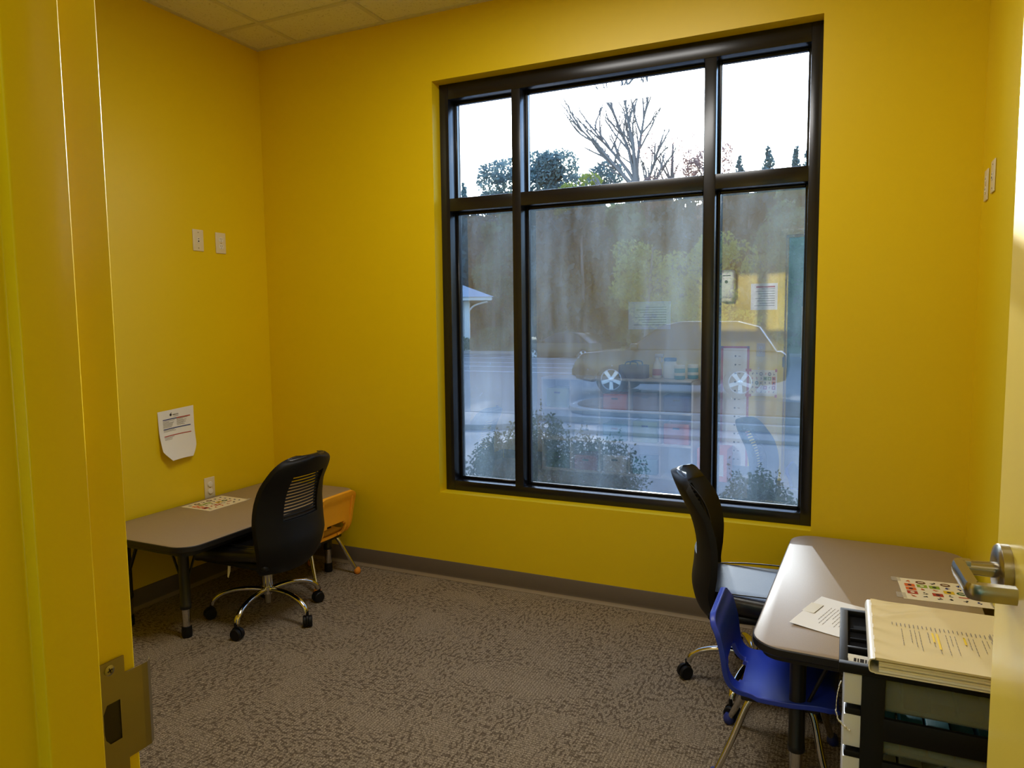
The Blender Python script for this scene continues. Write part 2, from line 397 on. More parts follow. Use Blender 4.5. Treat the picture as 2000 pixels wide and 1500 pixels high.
for i in range(len(XS) - 1):
    for j in range(len(YS) - 1):
        bm = B(); box(bm, XS[i] + .004, XS[i + 1] - .004, YS[j + 1] + .004, YS[j] - .004, H + .006, H + .022)
        obj('ceiling_tile', bm, 'tile', ceil, smooth=False)
# added troffer panel around the room fill light, out of view overhead
LX0, LX1, LY0, LY1 = 1.545, 2.755, -1.51, -.91
bm = B()
for a in ((LX0, LX1, LY0, LY0 + .03), (LX0, LX1, LY1 - .03, LY1), (LX0, LX0 + .03, LY0 + .03, LY1 - .03), (LX1 - .03, LX1, LY0 + .03, LY1 - .03)): box(bm, *a, H - .012, H + .004, .002, 1)
box(bm, LX0 + .03, LX1 - .03, LY0 + .03, LY1 - .03, H - .002, H + .003); tag(obj('added_ceiling_light', bm, 'tbar', smooth=False), 'added white troffer panel around the room fill light, unseen in the tiled ceiling', 'lamp')
# cove base
def baseboard(name, p, q, nrm):
    bm = B()
    prof = [(0, 0), (.016, 0), (.016, .003), (.011, .008), (.0055, .018), (.004, .03), (.004, .1), (.001, .104), (0, .104)]
    t = (Vector(q) - Vector(p)); L = t.length; t.normalize(); n = Vector(nrm)
    for s in (0, 1):
        pass
    a = [bm.verts.new(Vector(p) + n * u + Vector((0, 0, v))) for u, v in prof]; b = [bm.verts.new(Vector(q) + n * u + Vector((0, 0, v))) for u, v in prof]
    for k in range(len(prof)):
        k2 = (k + 1) % len(prof); f = bm.faces.new((a[k], a[k2], b[k2], b[k])); f.material_index = 1 if k in (1, 2, 3) else 0
    bm.faces.new(a[::-1]); bm.faces.new(b)
    return struct(name, bm, ['base', 'toe'])
baseboard('baseboard_back', (0, 0, 0), (W, 0, 0), (0, -1, 0)); baseboard('baseboard_left', (0, YN, 0), (0, -.017, 0), (1, 0, 0))
baseboard('baseboard_right', (W, YN, 0), (W, -.017, 0), (-1, 0, 0)); baseboard('baseboard_front', (.017, YN, 0), (2.5, YN, 0), (0, 1, 0))
# ------------------------------------------------------------------ window
FY0, FY1, GY = .075, .205, .178
bm = B(); bv = .002
for a in ((XL, 1.248, FY0, FY1, ZB, ZT), (3.05, XR, FY0, FY1, ZB, ZT), (1.248, 3.05, FY0, FY1, ZB, .546), (1.248, 3.05, FY0, FY1, 2.62, ZT)): box(bm, *a, bv)
win = struct('window_1', bm, 'bronze')
for a in ((1.621, 1.67), (2.599, 2.652)):
    bm = B(); box(bm, a[0], a[1], FY0, FY1, .546, 2.62, bv); obj('mullion', bm, 'bronze', win)
cells = ((1.248, 1.621), (1.67, 2.599), (2.652, 3.05))
for a, b in cells:
    bm = B(); box(bm, a, b, FY0, FY1, 2.03, 2.098, bv); obj('transom', bm, 'bronze', win)
tilts = (0, 0, -1.35)
for ci, (a, b) in enumerate(cells):
    for row, (z0, z1) in enumerate(((.546, 2.03), (2.098, 2.62))):
        bm = B(); t = .014
        for q in ((a, a + t, z0, z1), (b - t, b, z0, z1), (a + t, b - t, z0, z0 + t), (a + t, b - t, z1 - t, z1)): box(bm, q[0], q[1], GY - .035, GY - .012, q[2], q[3], .003, 1)
        obj('glazing_bead', bm, 'bronze', win)
        bm = B()
        for q in ((a, a + .006, z0, z1), (b - .006, b, z0, z1), (a, b, z0, z0 + .006), (a, b, z1 - .006, z1)): box(bm, q[0], q[1], GY - .012, GY + .012, q[2], q[3])
        obj('gasket', bm, 'gasket', win, smooth=False)
        bm = B(); hw, hh = (b - a) / 2 - .002, (z1 - z0) / 2 - .002
        box(bm, -hw, hw, -.003, .003, -hh, hh)
        for f in bm.faces: f.material_index = 0 if f.normal.y < -.5 else 1
        o = obj('pane', bm, ['film' if row == 0 else 'glass', 'glassback'], win, smooth=False)
        o.location = ((a + b) / 2, GY, (z0 + z1) / 2)
        if row == 0: o['label'] = 'lower pane with hazy mirrored film'; o.rotation_euler = (0, 0, R(tilts[ci]))
# ------------------------------------------------------------------ door frame (hollow metal) and open door
bm = B()
FD = .145
def jamb(sx, x):     # sx = +1: soffit faces +x
    s = sx
    prof = [(0, 0), (0, -.047), (.016, -.047), (.016, -.098), (0, -.098), (0, -FD), (-.05, -FD), (-.05, -FD + .012), (-.012, -FD + .012), (-.012, -.012), (-.05, -.012), (-.05, 0)]
    return [(x + s * u, YJ + v) for u, v in prof]
def vprism(pts, z0, z1, bev=.0022):
    b2 = B(); prism(b2, pts, z0, z1)
    es = [e for e in b2.edges if abs(e.verts[0].co.z - e.verts[1].co.z) > .1]
    bmesh.ops.bevel(b2, geom=es, offset=bev, segments=3, profile=.5, affect='EDGES'); return b2
fr = struct('door_frame', vprism(jamb(1, XJ), 0, DZ), 'enamel', ang=60)
obj('hinge_jamb', vprism(jamb(-1, DX1), 0, DZ), 'enamel', fr, ang=60)
bm = B(); box(bm, XJ - .05, DX1 + .05, YJ - FD, YJ, DZ, DZ + .05, .002); box(bm, XJ, DX1, YJ - .098, YJ - .047, DZ - .016, DZ); obj('head_jamb', bm, 'enamel', fr)
# strike plate with lip
px = XJ + .0016
bm = B()
def plate_pts():     # outline in (y, z)
    return [(-2.963, .985), (-2.934, .985), (-2.934, 1.006), (-2.915, 1.006), (-2.915, 1.094), (-2.934, 1.094), (-2.934, 1.112), (-2.963, 1.112)]
sp = bpy.data.objects.new('strike_plate', None)
outer = plate_pts(); hole = [(-2.9585, 1.042), (-2.9585, 1.062), (-2.9545, 1.070), (-2.9405, 1.070), (-2.9405, 1.030), (-2.9530, 1.030), (-2.9575, 1.036)]
vo = [bm.verts.new((px, y, z)) for y, z in outer]; vh = [bm.verts.new((px, y, z)) for y, z in hole]
eo = [bm.edges.new((vo[i], vo[(i + 1) % len(vo)])) for i in range(len(vo))]; eh = [bm.edges.new((vh[i], vh[(i + 1) % len(vh)])) for i in range(len(vh))]
bmesh.ops.triangle_fill(bm, edges=eo + eh, use_beauty=True)
fs = list(bm.faces)
g = bmesh.ops.extrude_face_region(bm, geom=fs); bmesh.ops.translate(bm, vec=(.0016, 0, 0), verts=[v for v in g['geom'] if isinstance(v, bmesh.types.BMVert)])
# curved lip beyond the frame
lip = [(px + .0016, -2.915), (px + .001, -2.908), (px - .003, -2.902), (px - .009, -2.899)]
for (x0, y0), (x1, y1) in zip(lip[:-1], lip[1:]):
    quad(bm, [(x0, y0, 1.006), (x1, y1, 1.006), (x1, y1, 1.094), (x0, y0, 1.094)])
strike = obj('strike_plate', bm, 'steelplate', fr, ang=30, label='brushed steel strike plate with latch hole')
bm = B(); box(bm, px - .0012, px + .0002, -2.9595, -2.9395, 1.029, 1.071); obj('latch_hole', bm, 'dark', strike, smooth=False)
for zz in (1.1035, .9955):
    bm = B(); lathe(bm, [(0.0008, .0), (.0052, .0), (.0052, .0006), (.0035, .0012), (.0008, .0012)], 16, mat=Matrix.Translation((px + .0016, -2.950, zz)) @ Matrix.Rotation(R(90), 4, 'Y'))
    for a in (0, 90):
        r0 = len(bm.verts); box(bm, -.0026, .0026, -.0006, .0006, 0, .0003, mi=1); mm = Matrix.Translation((px + .0028, -2.950, zz)) @ Matrix.Rotation(R(90), 4, 'Y') @ Matrix.Rotation(R(a + 20), 4, 'Z'); xf(bm, lambda c: mm @ c, r0)
    obj('screw', bm, ['satin', 'dark'], strike)
# door leaf, opened into the room about the right-hand hinges
door = bpy.data.objects.new('door_1', None); C.objects.link(door); door['kind'] = 'structure'
hx, hy = 3.500, YJ; ex, ey = 3.4565, -2.01
dl = math.hypot(ex - hx, ey - hy); door.location = (hx, hy, 0); door.rotation_euler = (0, 0, math.atan2(ey - hy, ex - hx))
bm = B(); box(bm, 0.004, dl, -.0445, 0, .012, 2.11, .002); obj('door_leaf', bm, 'door', door)   # local +x to latch edge, local +y = corridor face (-x side)
zl = 1.04; lc = dl - .07
bm = B(); rm = Matrix.Translation((lc, 0, zl)) @ Matrix.Rotation(R(-90), 4, 'X')
lathe(bm, [(.0415, -.002), (.0415, .013), (.039, .016), (.028, .0185), (.016, .019)], 32, mat=rm); rose = obj('rose', bm, 'satin', door)
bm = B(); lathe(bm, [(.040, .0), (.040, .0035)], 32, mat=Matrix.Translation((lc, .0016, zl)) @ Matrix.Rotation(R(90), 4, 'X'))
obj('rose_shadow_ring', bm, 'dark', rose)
bm = B()
tube(bm, [(lc, .014, zl), (lc, .060, zl)], [.0125, .0105], 16)
p = smooth_path([(lc, .050, zl), (lc, .062, zl), (lc - .010, .067, zl), (lc - .06, .067, zl), (lc - .102, .067, zl), (lc - .111, .063, zl), (lc - .113, .05, zl), (lc - .113, .014, zl)], 5)
s0 = len(bm.verts); tube(bm, p, .0105, 16, flat=1.0)
def sq(c): return Vector((c.x, c.y, zl + max(-.0118, min(.0118, (c.z - zl) * 1.7))))
xf(bm, sq, s0)
obj('lever_handle', bm, 'satin', door, ang=50)
bm = B(); box(bm, dl - .001, dl + .0012, -.034, -.010, zl - .055, zl + .055, .0005, 1); box(bm, dl, dl + .01, -.030, -.015, zl - .008, zl + .008, .002); obj('latch_plate', bm, 'satin', door)
for zz in (.2, 1.05, 1.9):
    bm = B(); tube(bm, [(0, -.006, zz - .057), (0, -.006, zz + .057)], .0075, 12); obj('hinge', bm, 'satin', door)
# ------------------------------------------------------------------ activity tables
THB = .478
def make_table(label, cx, cy, rz, TH, legs):
    t = thing('activity_table', label, 'table', (cx, cy, 0), rz, 'low tables')
    a, b, c, d = -.325, .325, -.608, .608
    bm = B(); prism(bm, rounded(a + .003, b - .003, c + .003, d - .003, .097, 8), TH - .026, TH, 0, 1, .0015); obj('tabletop', bm, ['laminate', 'blackedge'], t, ang=50)
    bm = B(); P = rounded(a, b, c, d, .10, 8); I = rounded(a + .004, b - .004, c + .004, d - .004, .096, 8); n = len(P)
    vo = [[bm.verts.new((x, y, z)) for x, y in pts] for pts, z in ((I, TH - .0004), (P, TH - .004), (P, TH - .024), (I, TH - .028))]
    for r in range(3):
        for k in range(n): bm.faces.new((vo[r][k], vo[r + 1][k], vo[r + 1][(k + 1) % n], vo[r][(k + 1) % n]))
    obj('edge_band', bm, 'blackedge', t)
    bm = B(); prism(bm, rounded(a + .03, b - .03, c + .03, d - .03, .06, 6), TH - .05, TH - .027); 
    obj('apron', bm, 'blackmetal', t, ang=50)
    for lx, ly in legs:
        px_, py_ = lx, ly; lw = .0235
        bm = B(); lathe(bm, [(lw, .135), (lw + .0015, .137), (lw + .0015, .155), (lw, .157), (lw, TH - .05), (lw + .006, TH - .045), (lw + .012, TH - .028)], 20, mat=Matrix.Translation((px_, py_, 0)))
        lg = obj('leg', bm, 'blackmetal', t)
        bm = B(); lathe(bm, [(.019, .05), (.019, .16)], 20, mat=Matrix.Translation((px_, py_, 0))); obj('leg_insert', bm, 'chrome', lg)
        bm = B(); lathe(bm, [(.018, .0), (.0225, .004), (.0235, .03), (.0215, .052), (.017, .056)], 20, mat=Matrix.Translation((px_, py_, 0))); obj('foot', bm, 'blackplastic', lg)
        for ux, uy in ((-math.copysign(1, px_), 0), (0, -math.copysign(1, py_))):
            bm = B(); tube(bm, smooth_path([(px_ + ux * .02, py_ + uy * .02, .27), (px_ + ux * .03, py_ + uy * .03, .29), (px_ + ux * .085, py_ + uy * .085, TH - .055), (px_ + ux * .10, py_ + uy * .10, TH - .045)], 3), .0055, 8); obj('brace', bm, 'blackmetal', t)
    return t
make_table('low grey-topped table along the yellow wall with the two upper outlets', .345, -.645, 0, .471, [(-.205, -.50), (.155, -.478), (-.215, .475), (.19, .48)])
make_table('low grey-topped table in the sun beside the plastic drawer tower', 3.329, -.643, R(-2.2), THB, [(-.192, -.525), (.235, -.525), (-.225, .50), (.235, .50)])

# ------------------------------------------------------------------ office chairs (local +x = the way one faces)
SH = .43
def make_office_chair(label, loc, rz, base):
    t = thing('office_chair', label, 'chair', loc, rz, 'black mesh-back office chairs')
    # back shell: a curved slab with a see-through mesh window
    def F(v):   # profile of the back from bottom (0) to top (1)
        pts = [(-.185, .305), (-.222, .355), (-.240, .43), (-.233, .51), (-.232, .60), (-.252, .69), (-.294, .78), (-.328, .850)]
        s = v * (len(pts) - 1); i = min(int(s), len(pts) - 2); f = s - i
        P0 = pts[max(i - 1, 0)]; P1 = pts[i]; P2 = pts[i + 1]; P3 = pts[min(i + 2, len(pts) - 1)]
        return [.5 * (2 * P1[k] + (P2[k] - P0[k]) * f + (2 * P0[k] - 5 * P1[k] + 4 * P2[k] - P3[k]) * f * f + (3 * P1[k] - P0[k] - 3 * P2[k] + P3[k]) * f ** 3) for k in (0, 1)]
    def HW(v):
        ks = [(0, .165), (.10, .198), (.3, .226), (.5, .230), (.65, .222), (.8, .208), (.87, .196), (.92, .176), (.955, .150), (.98, .118), (1, .07)]
        for (a, wa), (b, wb) in zip(ks[:-1], ks[1:]):
            if v <= b: q = (v - a) / (b - a); return wa + (wb - wa) * q
    def S(u, v, off=0.0):
        f, z = F(v); f2, z2 = F(min(1, v + .02)); f1, z1 = F(max(0, v - .02)); tx, tz = f2 - f1, z2 - z1; L = math.hypot(tx, tz); nx, nz = tz / L, -tx / L
        wd = HW(v); curl = .075 * abs(u) ** 2.3 * (1 if v < .75 else 1 - (v - .75) * 1.6)
        return Vector((f + curl + nx * off, u * wd, z + nz * off))
    def patch(u0, u1, vs, nu, o0, o1, hole=None, dome=0.0):
        """two-sided slab on the back surface between offsets o0 (rear) and o1 (front)"""
        bm = B(); nv = len(vs) - 1; lay = []
        for off, fr_ in ((o0, 0), (o1, 1)):
            g = []
            for j, v in enumerate(vs):
                row = []
                for i in range(nu + 1):
                    p = -1 + 2 * i / nu; q = -1 + 2 * j / nv
                    d = dome * (1 - abs(p) ** 4) * (1 - abs(q) ** 4) if fr_ else 0
                    row.append(bm.verts.new(S(u0 + (u1 - u0) * i / nu, v, off + d)))
                g.append(row)
            lay.append(g)
        live = lambda i, j: 0 <= i < nu and 0 <= j < nv and not (hole and hole[0] <= i < hole[1] and hole[2] <= j < hole[3])
        A, Bk = lay[1], lay[0]
        for j in range(nv):
            for i in range(nu):
                if not live(i, j): continue
                bm.faces.new((A[j][i], A[j][i + 1], A[j + 1][i + 1], A[j + 1][i])); bm.faces.new((Bk[j][i], Bk[j + 1][i], Bk[j + 1][i + 1], Bk[j][i + 1]))
                for (di, dj, e) in ((-1, 0, ((j, i), (j + 1, i))), (1, 0, ((j, i + 1), (j + 1, i + 1))), (0, -1, ((j, i), (j, i + 1))), (0, 1, ((j + 1, i), (j + 1, i + 1)))):
                    if not live(i + di, j + dj): (a, b), (c, d) = e; bm.faces.new((A[a][b], A[c][d], Bk[c][d], Bk[a][b]))
        return bm
    lin = lambda a, b, n: [a + (b - a) * k / n for k in range(n + 1)]
    bm = patch(-1, 1, lin(0, .88, 23) + [.91, .935, .955, .972, .986, .995, 1.0], 16, -.012, .012, (4, 12, 13, 22)); sh = obj('backrest', bm, 'blackplastic', t, ang=60)
    m = sh.modifiers.new('round', 'BEVEL'); m.width = .008; m.segments = 3; m.limit_method = 'ANGLE'; m.angle_limit = R(50)
    bm = patch(-.97, .97, [.862, .88, .90, .92, .94, .958, .974, .986, .994], 14, .008, .014, None, .012); o = obj('headrest_pad', bm, 'leather', t, ang=70); m = o.modifiers.new('round', 'BEVEL'); m.width = .007; m.segments = 3; m.limit_method = 'ANGLE'; m.angle_limit = R(50)
    for k in range(15):
        v = .503 + .345 * k / 14
        bm = B(); tube(bm, [S(-.53 + 1.06 * i / 10, v, .002) for i in range(11)], .0052, 6, flat=.9); obj('mesh_slat', bm, 'mesh', t)
    bm = patch(-.82, .82, lin(.08, .47, 12), 12, .008, .016, None, .012); o = obj('lumbar_pad', bm, 'mesh', t, ang=70); m = o.modifiers.new('round', 'BEVEL'); m.width = .008; m.segments = 3; m.limit_method = 'ANGLE'; m.angle_limit = R(50)
    bm = B(); pr = [S(.62 * math.cos(a) * (1.0), .56 + .33 * math.sin(a), .0145) for a in [2 * math.pi * k / 40 for k in range(41)]]; tube(bm, pr, .0032, 6, caps=False); obj('piping', bm, 'leather', t)
    # seat
    bm = B(); box(bm, -.195, .255, -.232, .232, SH - .075, SH, .034, 5)
    def dome(c):
        x, y, z = c; k = (1 - (x / .27) ** 2) * (1 - (y / .25) ** 2)
        z2 = z + (.012 * k if z > SH - .03 else 0) - (.03 * max(0, (x - .12) / .135) ** 2)
        wv = 1 - .30 * max(0, (-.05 - x) / .145) ** 1.5
        return Vector((x, y * wv, z2))
    xf(bm, dome); bmesh.ops.subdivide_edges(bm, edges=[e for e in bm.edges if e.calc_length() > .2], cuts=5, use_grid_fill=True); xf(bm, lambda c: c)
    st = obj('seat', bm, 'leather', t, ang=80)
    for sgn in (-1, 1):
        bm = B(); tube(bm, smooth_path([(-.17, sgn * .165, SH + .0015), (-.05, sgn * .182, SH + .006), (.1, sgn * .186, SH + .004), (.2, sgn * .18, SH - .012)], 5), .0028, 6); obj('seat_seam', bm, 'leather', st)
    bm = B(); box(bm, -.18, .22, -.20, .20, SH - .098, SH - .07, .012, 3); obj('seat_plate', bm, 'blackplastic', t)
    bm = B(); box(bm, -.09, .11, -.06, .06, SH - .125, SH - .096, .008, 2); box(bm, -.2, -.05, -.035, .035, SH - .12, SH - .10, .006, 2); obj('tilt_mechanism', bm, 'blackmetal', t)
    bm = B(); tube(bm, smooth_path([(-.10, 0, SH - .108), (-.16, 0, SH - .112), (-.185, 0, SH - .10), (-.198, 0, SH - .05), (-.202, 0, SH - .01)], 5), .018, 10, flat=.5); obj('back_support', bm, 'blackplastic', t)
    bm = B(); tube(bm, smooth_path([(.02, -.05, SH - .11), (.03, -.15, SH - .118), (.035, -.235, SH - .128)], 4), .0055, 8); lv = obj('height_lever', bm, 'blackmetal', t)
    bm = B(); box(bm, .015, .055, -.262, -.225, SH - .143, SH - .128, .005, 2); obj('lever_paddle', bm, 'blackplastic', lv)
    bm = B(); lathe(bm, [(.024, .145), (.0255, .15), (.0255, SH - .12)], 20); lathe(bm, [(.031, .12), (.031, .152), (.026, .154)], 20); cyl = obj('gas_column', bm, 'chrome', t)
    bm = B(); lathe(bm, [(.013, .068), (.016, .07), (.016, .12), (.0135, .12)], 16); obj('column_tip', bm, 'satin', cyl)
    offs = base - math.degrees(rz)
    for k in range(5):
        a = R(72 * k + offs); c, s = math.cos(a), math.sin(a)
        path = smooth_path([(.018, 0, .134), (.07, 0, .142), (.15, 0, .140), (.215, 0, .122), (.252, 0, .095), (.262, 0, .070)], 5)
        rot = lambda v: Vector((v[0] * c - v[1] * s, v[0] * s + v[1] * c, v[2]))
        bm = B(); tube(bm, [rot(q) for q in path], [.0155] * 10 + [.0145] * (len(path) - 10), 12, flat=.8); arm = obj('base_arm', bm, 'chrome', t)
        bm = B(); sw = R(35 + 50 * k)
        cx, cy = .270 * c, .270 * s; m0 = Matrix.Translation((cx, cy, 0)) @ Matrix.Rotation(a + sw, 4, 'Z')
        for sd_ in (-1, 1): lathe(bm, [(.006, -.009), (.024, -.009), (.0275, -.005), (.0275, .005), (.024, .009), (.006, .009)], 20, mat=m0 @ Matrix.Translation((.008, sd_ * .0125, .0275)) @ Matrix.Rotation(R(90), 4, 'X'))
        s0 = len(bm.verts); lathe(bm, [(.007, .03), (.007, .078)], 10, mat=m0)
        lathe(bm, [(.008, -.004), (.0285, -.004), (.0285, .004), (.008, .004)], 16, mat=m0 @ Matrix.Translation((.008, 0, .033)) @ Matrix.Rotation(R(90), 4, 'X'))
        obj('caster', bm, 'blackplastic', t)
    return t
chA = make_office_chair('black mesh-back office chair drawn up to the table with the orange child chair', (.675, -.79, -.025), R(180), 210)
chB = make_office_chair('black mesh-back office chair in front of the window beside the blue child chair', (2.945, -.565, 0), R(6), 184)
# chair A sits lower on its column: keep its base on the floor
for ch in chA.children:
    if ch.name.split('.')[0] in ('base_arm', 'caster', 'gas_column'): ch.location.z = .025
bm = B(); g = [(0, 0), (.012, -.003), (.016, -.03), (.012, -.055), (.004, -.058)]
prism(bm, [(-.012, 0), (.012, 0), (.013, -.03), (.007, -.058), (-.004, -.06), (-.010, -.03)], -.0006, .0006); xf(bm, lambda c: Vector((.06 + c.x * .7, .175 + c.z + (c.y * c.y) * 3, SH - .098 + c.y)))
obj('care_tag', bm, 'paper', chA)

# ------------------------------------------------------------------ child chairs (local +x = the way one faces)
def make_child_chair(label, loc, rz, sh, top, col, gl, lean=.055):
    t = thing('child_chair', label, 'chair', loc, rz, 'moulded plastic child chairs')
    prof = [(.165, sh - .022), (.150, sh - .004), (.10, sh), (0, sh - .006), (-.08, sh - .008), (-.125, sh - .002), (-.150, sh + .022), (-.161, sh + .06), (-.168, sh + .12), (-.178, sh + .12 + (top - sh - .12) * .5), (-.190, top - .025), (-.195, top)]
    P = smooth_path([(x, 0, z) for x, z in prof], 4); n = len(P) - 1
    def hw(q):
        ks = [(0, .14), (.06, .165), (.25, .172), (.42, .165), (.5, .155), (.6, .158), (.75, .168), (.9, .167), (.95, .158), (.98, .140), (1, .112)]
        for (a, wa), (b, wb) in zip(ks[:-1], ks[1:]):
            if q <= b: return wa + (wb - wa) * (q - a) / (b - a)
    # arclength parameter
    L = [0]
    for i in range(n): L.append(L[-1] + (P[i + 1] - P[i]).length)
    NU = 14; TK = .018
    def nrm(i):
        tx = P[min(i + 1, n)] - P[max(i - 1, 0)]; tx.normalize(); return Vector((tx.z, 0, -tx.x))
    def pt(i, j, off):
        q = L[i] / L[-1]; u = -1 + 2 * j / NU
        return P[i] + nrm(i) * (.012 * abs(u) ** 3 * (max(0, min(1, (1 - q) / .25)) if q > .45 else .6) + off) + Vector((0, u * hw(q), 0))
    bm = B(); A = [[bm.verts.new(pt(i, j, 0)) for j in range(NU + 1)] for i in range(n + 1)]; Bk = [[bm.verts.new(pt(i, j, -TK)) for j in range(NU + 1)] for i in range(n + 1)]
    def live(i, j):
        if not (0 <= i < n and 0 <= j < NU): return False
        q = (L[i] + L[i + 1]) / 2 / L[-1]
        return not ((.555 < q < .675 and 3 <= j < NU - 3) or ((.53 < q < .555 or .675 <= q < .70) and 4 <= j < NU - 4))
    for i in range(n):
        for j in range(NU):
            if not live(i, j): continue
            bm.faces.new((A[i][j], A[i][j + 1], A[i + 1][j + 1], A[i + 1][j])); bm.faces.new((Bk[i][j], Bk[i + 1][j], Bk[i + 1][j + 1], Bk[i][j + 1]))
            for di, dj, (a_, b_), (c_, d_) in ((-1, 0, (i, j), (i, j + 1)), (1, 0, (i + 1, j), (i + 1, j + 1)), (0, -1, (i, j), (i + 1, j)), (0, 1, (i, j + 1), (i + 1, j + 1))):
                if not live(i + di, j + dj): bm.faces.new((A[a_][b_], A[c_][d_], Bk[c_][d_], Bk[a_][b_]))
    o = obj('shell', bm, col, t, ang=70); m = o.modifiers.new('round', 'BEVEL'); m.width = .007; m.segments = 3; m.limit_method = 'ANGLE'; m.angle_limit = R(50)
    for sg in ((-1, 1) if col == 'orange' else ()):
        bm = B(); tube(bm, smooth_path([pt(int(n * .50), 1.2 if sg < 0 else NU - 1.2, -TK + .001), pt(int(n * .62), 1.2 if sg < 0 else NU - 1.2, -TK + .001), pt(int(n * .9), 1.6 if sg < 0 else NU - 1.6, -TK + .001)], 5), .0045, 8); obj('back_rib', bm, col, o)
    bm = B(); box(bm, -.115, -.06, -.13, .13, sh - .04, sh - .02, .006, 2); box(bm, .06, .11, -.13, .13, sh - .04, sh - .02, .006, 2); obj('seat_bracket', bm, 'blackmetal', t)
    for fx in (1, -1):
        for sg in (-1, 1):
            x0 = .085 * fx; xe = (.155 if fx > 0 else -.185)
            path = smooth_path([(x0 * .2, sg * .10, sh - .032), (x0 * .75, sg * .108, sh - .033), (x0 * 1.1, sg * .116, sh - .052), (x0 + (xe - x0) * .5, sg * .142, sh * .45), (xe, sg * .172, .012)], 5)
            bm = B(); tube(bm, path, .0105, 12); lg = obj('leg', bm, 'chrome', t)
            bm = B(); lathe(bm, [(.004, .0), (.013, .001), (.0185, .009), (.0195, .017), (.0175, .027), (.0125, .036)], 16, mat=Matrix.Translation((xe - .001 * fx, sg * .172, 0))); obj('glide', bm, gl, lg)
    return t
make_child_chair('orange moulded plastic child chair behind the black office chair in the corner', (.528, -.30, 0), R(180), .262, .505, 'orange', 'orangeglide')
make_child_chair('blue moulded plastic child chair pushed under the sunlit table', (3.065, -1.022, 0), R(1), .292, .518, 'blue', 'blueglide')
# ------------------------------------------------------------------ drawer tower, binder, papers
ct = thing('drawer_tower', 'black-framed plastic drawer tower with a white binder on its top', 'drawers', (3.40, -1.605, 0))
def L(x, y, z=0): return (x - 3.40, y + 1.605, z)
x0, x1, y0, y1 = 3.228 - 3.40, 3.60 - 3.40, -1.762 + 1.605, -1.445 + 1.605
CT = .705
bm = B()   # side frames with open windows, posts, rails
fx0 = x0 + .043
nd = 6; pit = .095; ztop = .692
for ya in (y0, y1 - .012):
    box(bm, fx0, fx0 + .045, ya, ya + .012, .06, ztop, .003); box(bm, x1 - .03, x1, ya, ya + .012, .06, ztop, .003)
    for k in range(nd + 1):
        z = ztop - k * pit
        box(bm, fx0 + .04, x1 - .025, ya, ya + .012, z - (.05 if k else .008), z + (.0 if k else .001), .003)
for k in range(1, nd + 1):
    z = ztop - k * pit; box(bm, x0 + .012, fx0 + .01, y0 + .004, y0 + .03, z - .008, z + .008, .004); box(bm, x0 + .012, fx0 + .01, y1 - .03, y1 - .004, z - .008, z + .008, .004)
box(bm, x1 - .008, x1, y0 + .01, y1 - .01, .06, ztop, .002)
box(bm, fx0, x1, y0, y1, .05, .08, .004)
obj('frame', bm, 'blackplastic', ct)
# top with moulded wells
bm = B(); yT = lambda k: y0 + (y1 - y0) * k
box(bm, x0 - .002, x1, y0 - .003, y1 + .003, CT - .021, CT - .016, .002, 2)
box(bm, x0 + .012, x0 + .085, y0 + .010, y1 - .012, CT - .017, CT - .0145, mi=1)
rim = .010
for a in ((x0 - .002, x1, y0 - .003, y0 + .014), (x0 - .002, x1, y1 - .014, y1 + .003), (x0 - .002, x0 + .016, y0 + .01, y1 - .01), (x0 + .078, x1, y0 + .01, y1 - .01), (x0 + .014, x0 + .08, y0 + .084, y0 + .094), (x0 + .02, x0 + .078, y0 + .15, y0 + .154), (x0 + .02, x0 + .078, y0 + .205, y0 + .209)):
    dz = .006 if a[3] - a[2] < .005 else 0
    box(bm, *a, CT - .019, CT - dz, .002, 2)
obj('organizer_top', bm, ['blackplastic', 'wellblack'], ct)
for k in range(nd):
    z1, z0 = ztop - k * pit - .006, ztop - (k + 1) * pit + .012
    bm = B()
    box(bm, fx0 + .005, x1 - .012, y0 + .013, y1 - .013, z0, z0 + .003); box(bm, fx0 + .005, x1 - .012, y0 + .013, y0 + .0155, z0, z1 - .01); box(bm, fx0 + .005, x1 - .012, y1 - .0155, y1 - .013, z0, z1 - .01); box(bm, x1 - .0145, x1 - .012, y0 + .013, y1 - .013, z0, z1 - .01)
    dr = obj('drawer', bm, 'cleardrawer', ct, smooth=False)
    bm = B(); pts = [(y0 + .003, z1), (y0 + .003, z0 + .02), (y0 + .006, z0 + .006), (y0 + .016, z0), (y1 - .016, z0), (y1 - .006, z0 + .006), (y1 - .003, z0 + .02), (y1 - .003, z1)]
    prism(bm, pts, 0, .040, bev=.004); xf(bm, lambda c: Vector((x0 + .0005 + c.z + .010 * ((c.x - (y0 + y1) / 2) / .16) ** 2, c.x, c.y)))
    obj('drawer_front', bm, 'milky', dr)
    rnd = random.Random(k)
    bm = B()
    for q in range(5):
        xa = fx0 + .03 + .05 * q; hgt = rnd.uniform(.012, .045); box(bm, xa, xa + .045, y0 + .025, y1 - .03, z0 + .004, z0 + .004 + hgt, .004)
    obj('drawer_contents', bm, ['pbrown', 'pteal', 'creampaper', 'pdgreen', 'pblue', 'creampaper'][k], dr)
for sx in (fx0 + .03, x1 - .04):
    for sy in (y0 + .035, y1 - .035):
        bm = B(); m0 = Matrix.Translation((sx, sy, .021)) @ Matrix.Rotation(R(90), 4, 'X'); lathe(bm, [(.005, -.009), (.021, -.008), (.021, .008), (.005, .009)], 16, mat=m0); lathe(bm, [(.007, .03), (.007, .055)], 10, mat=Matrix.Translation((sx, sy, 0))); obj('caster', bm, 'blackplastic', ct)
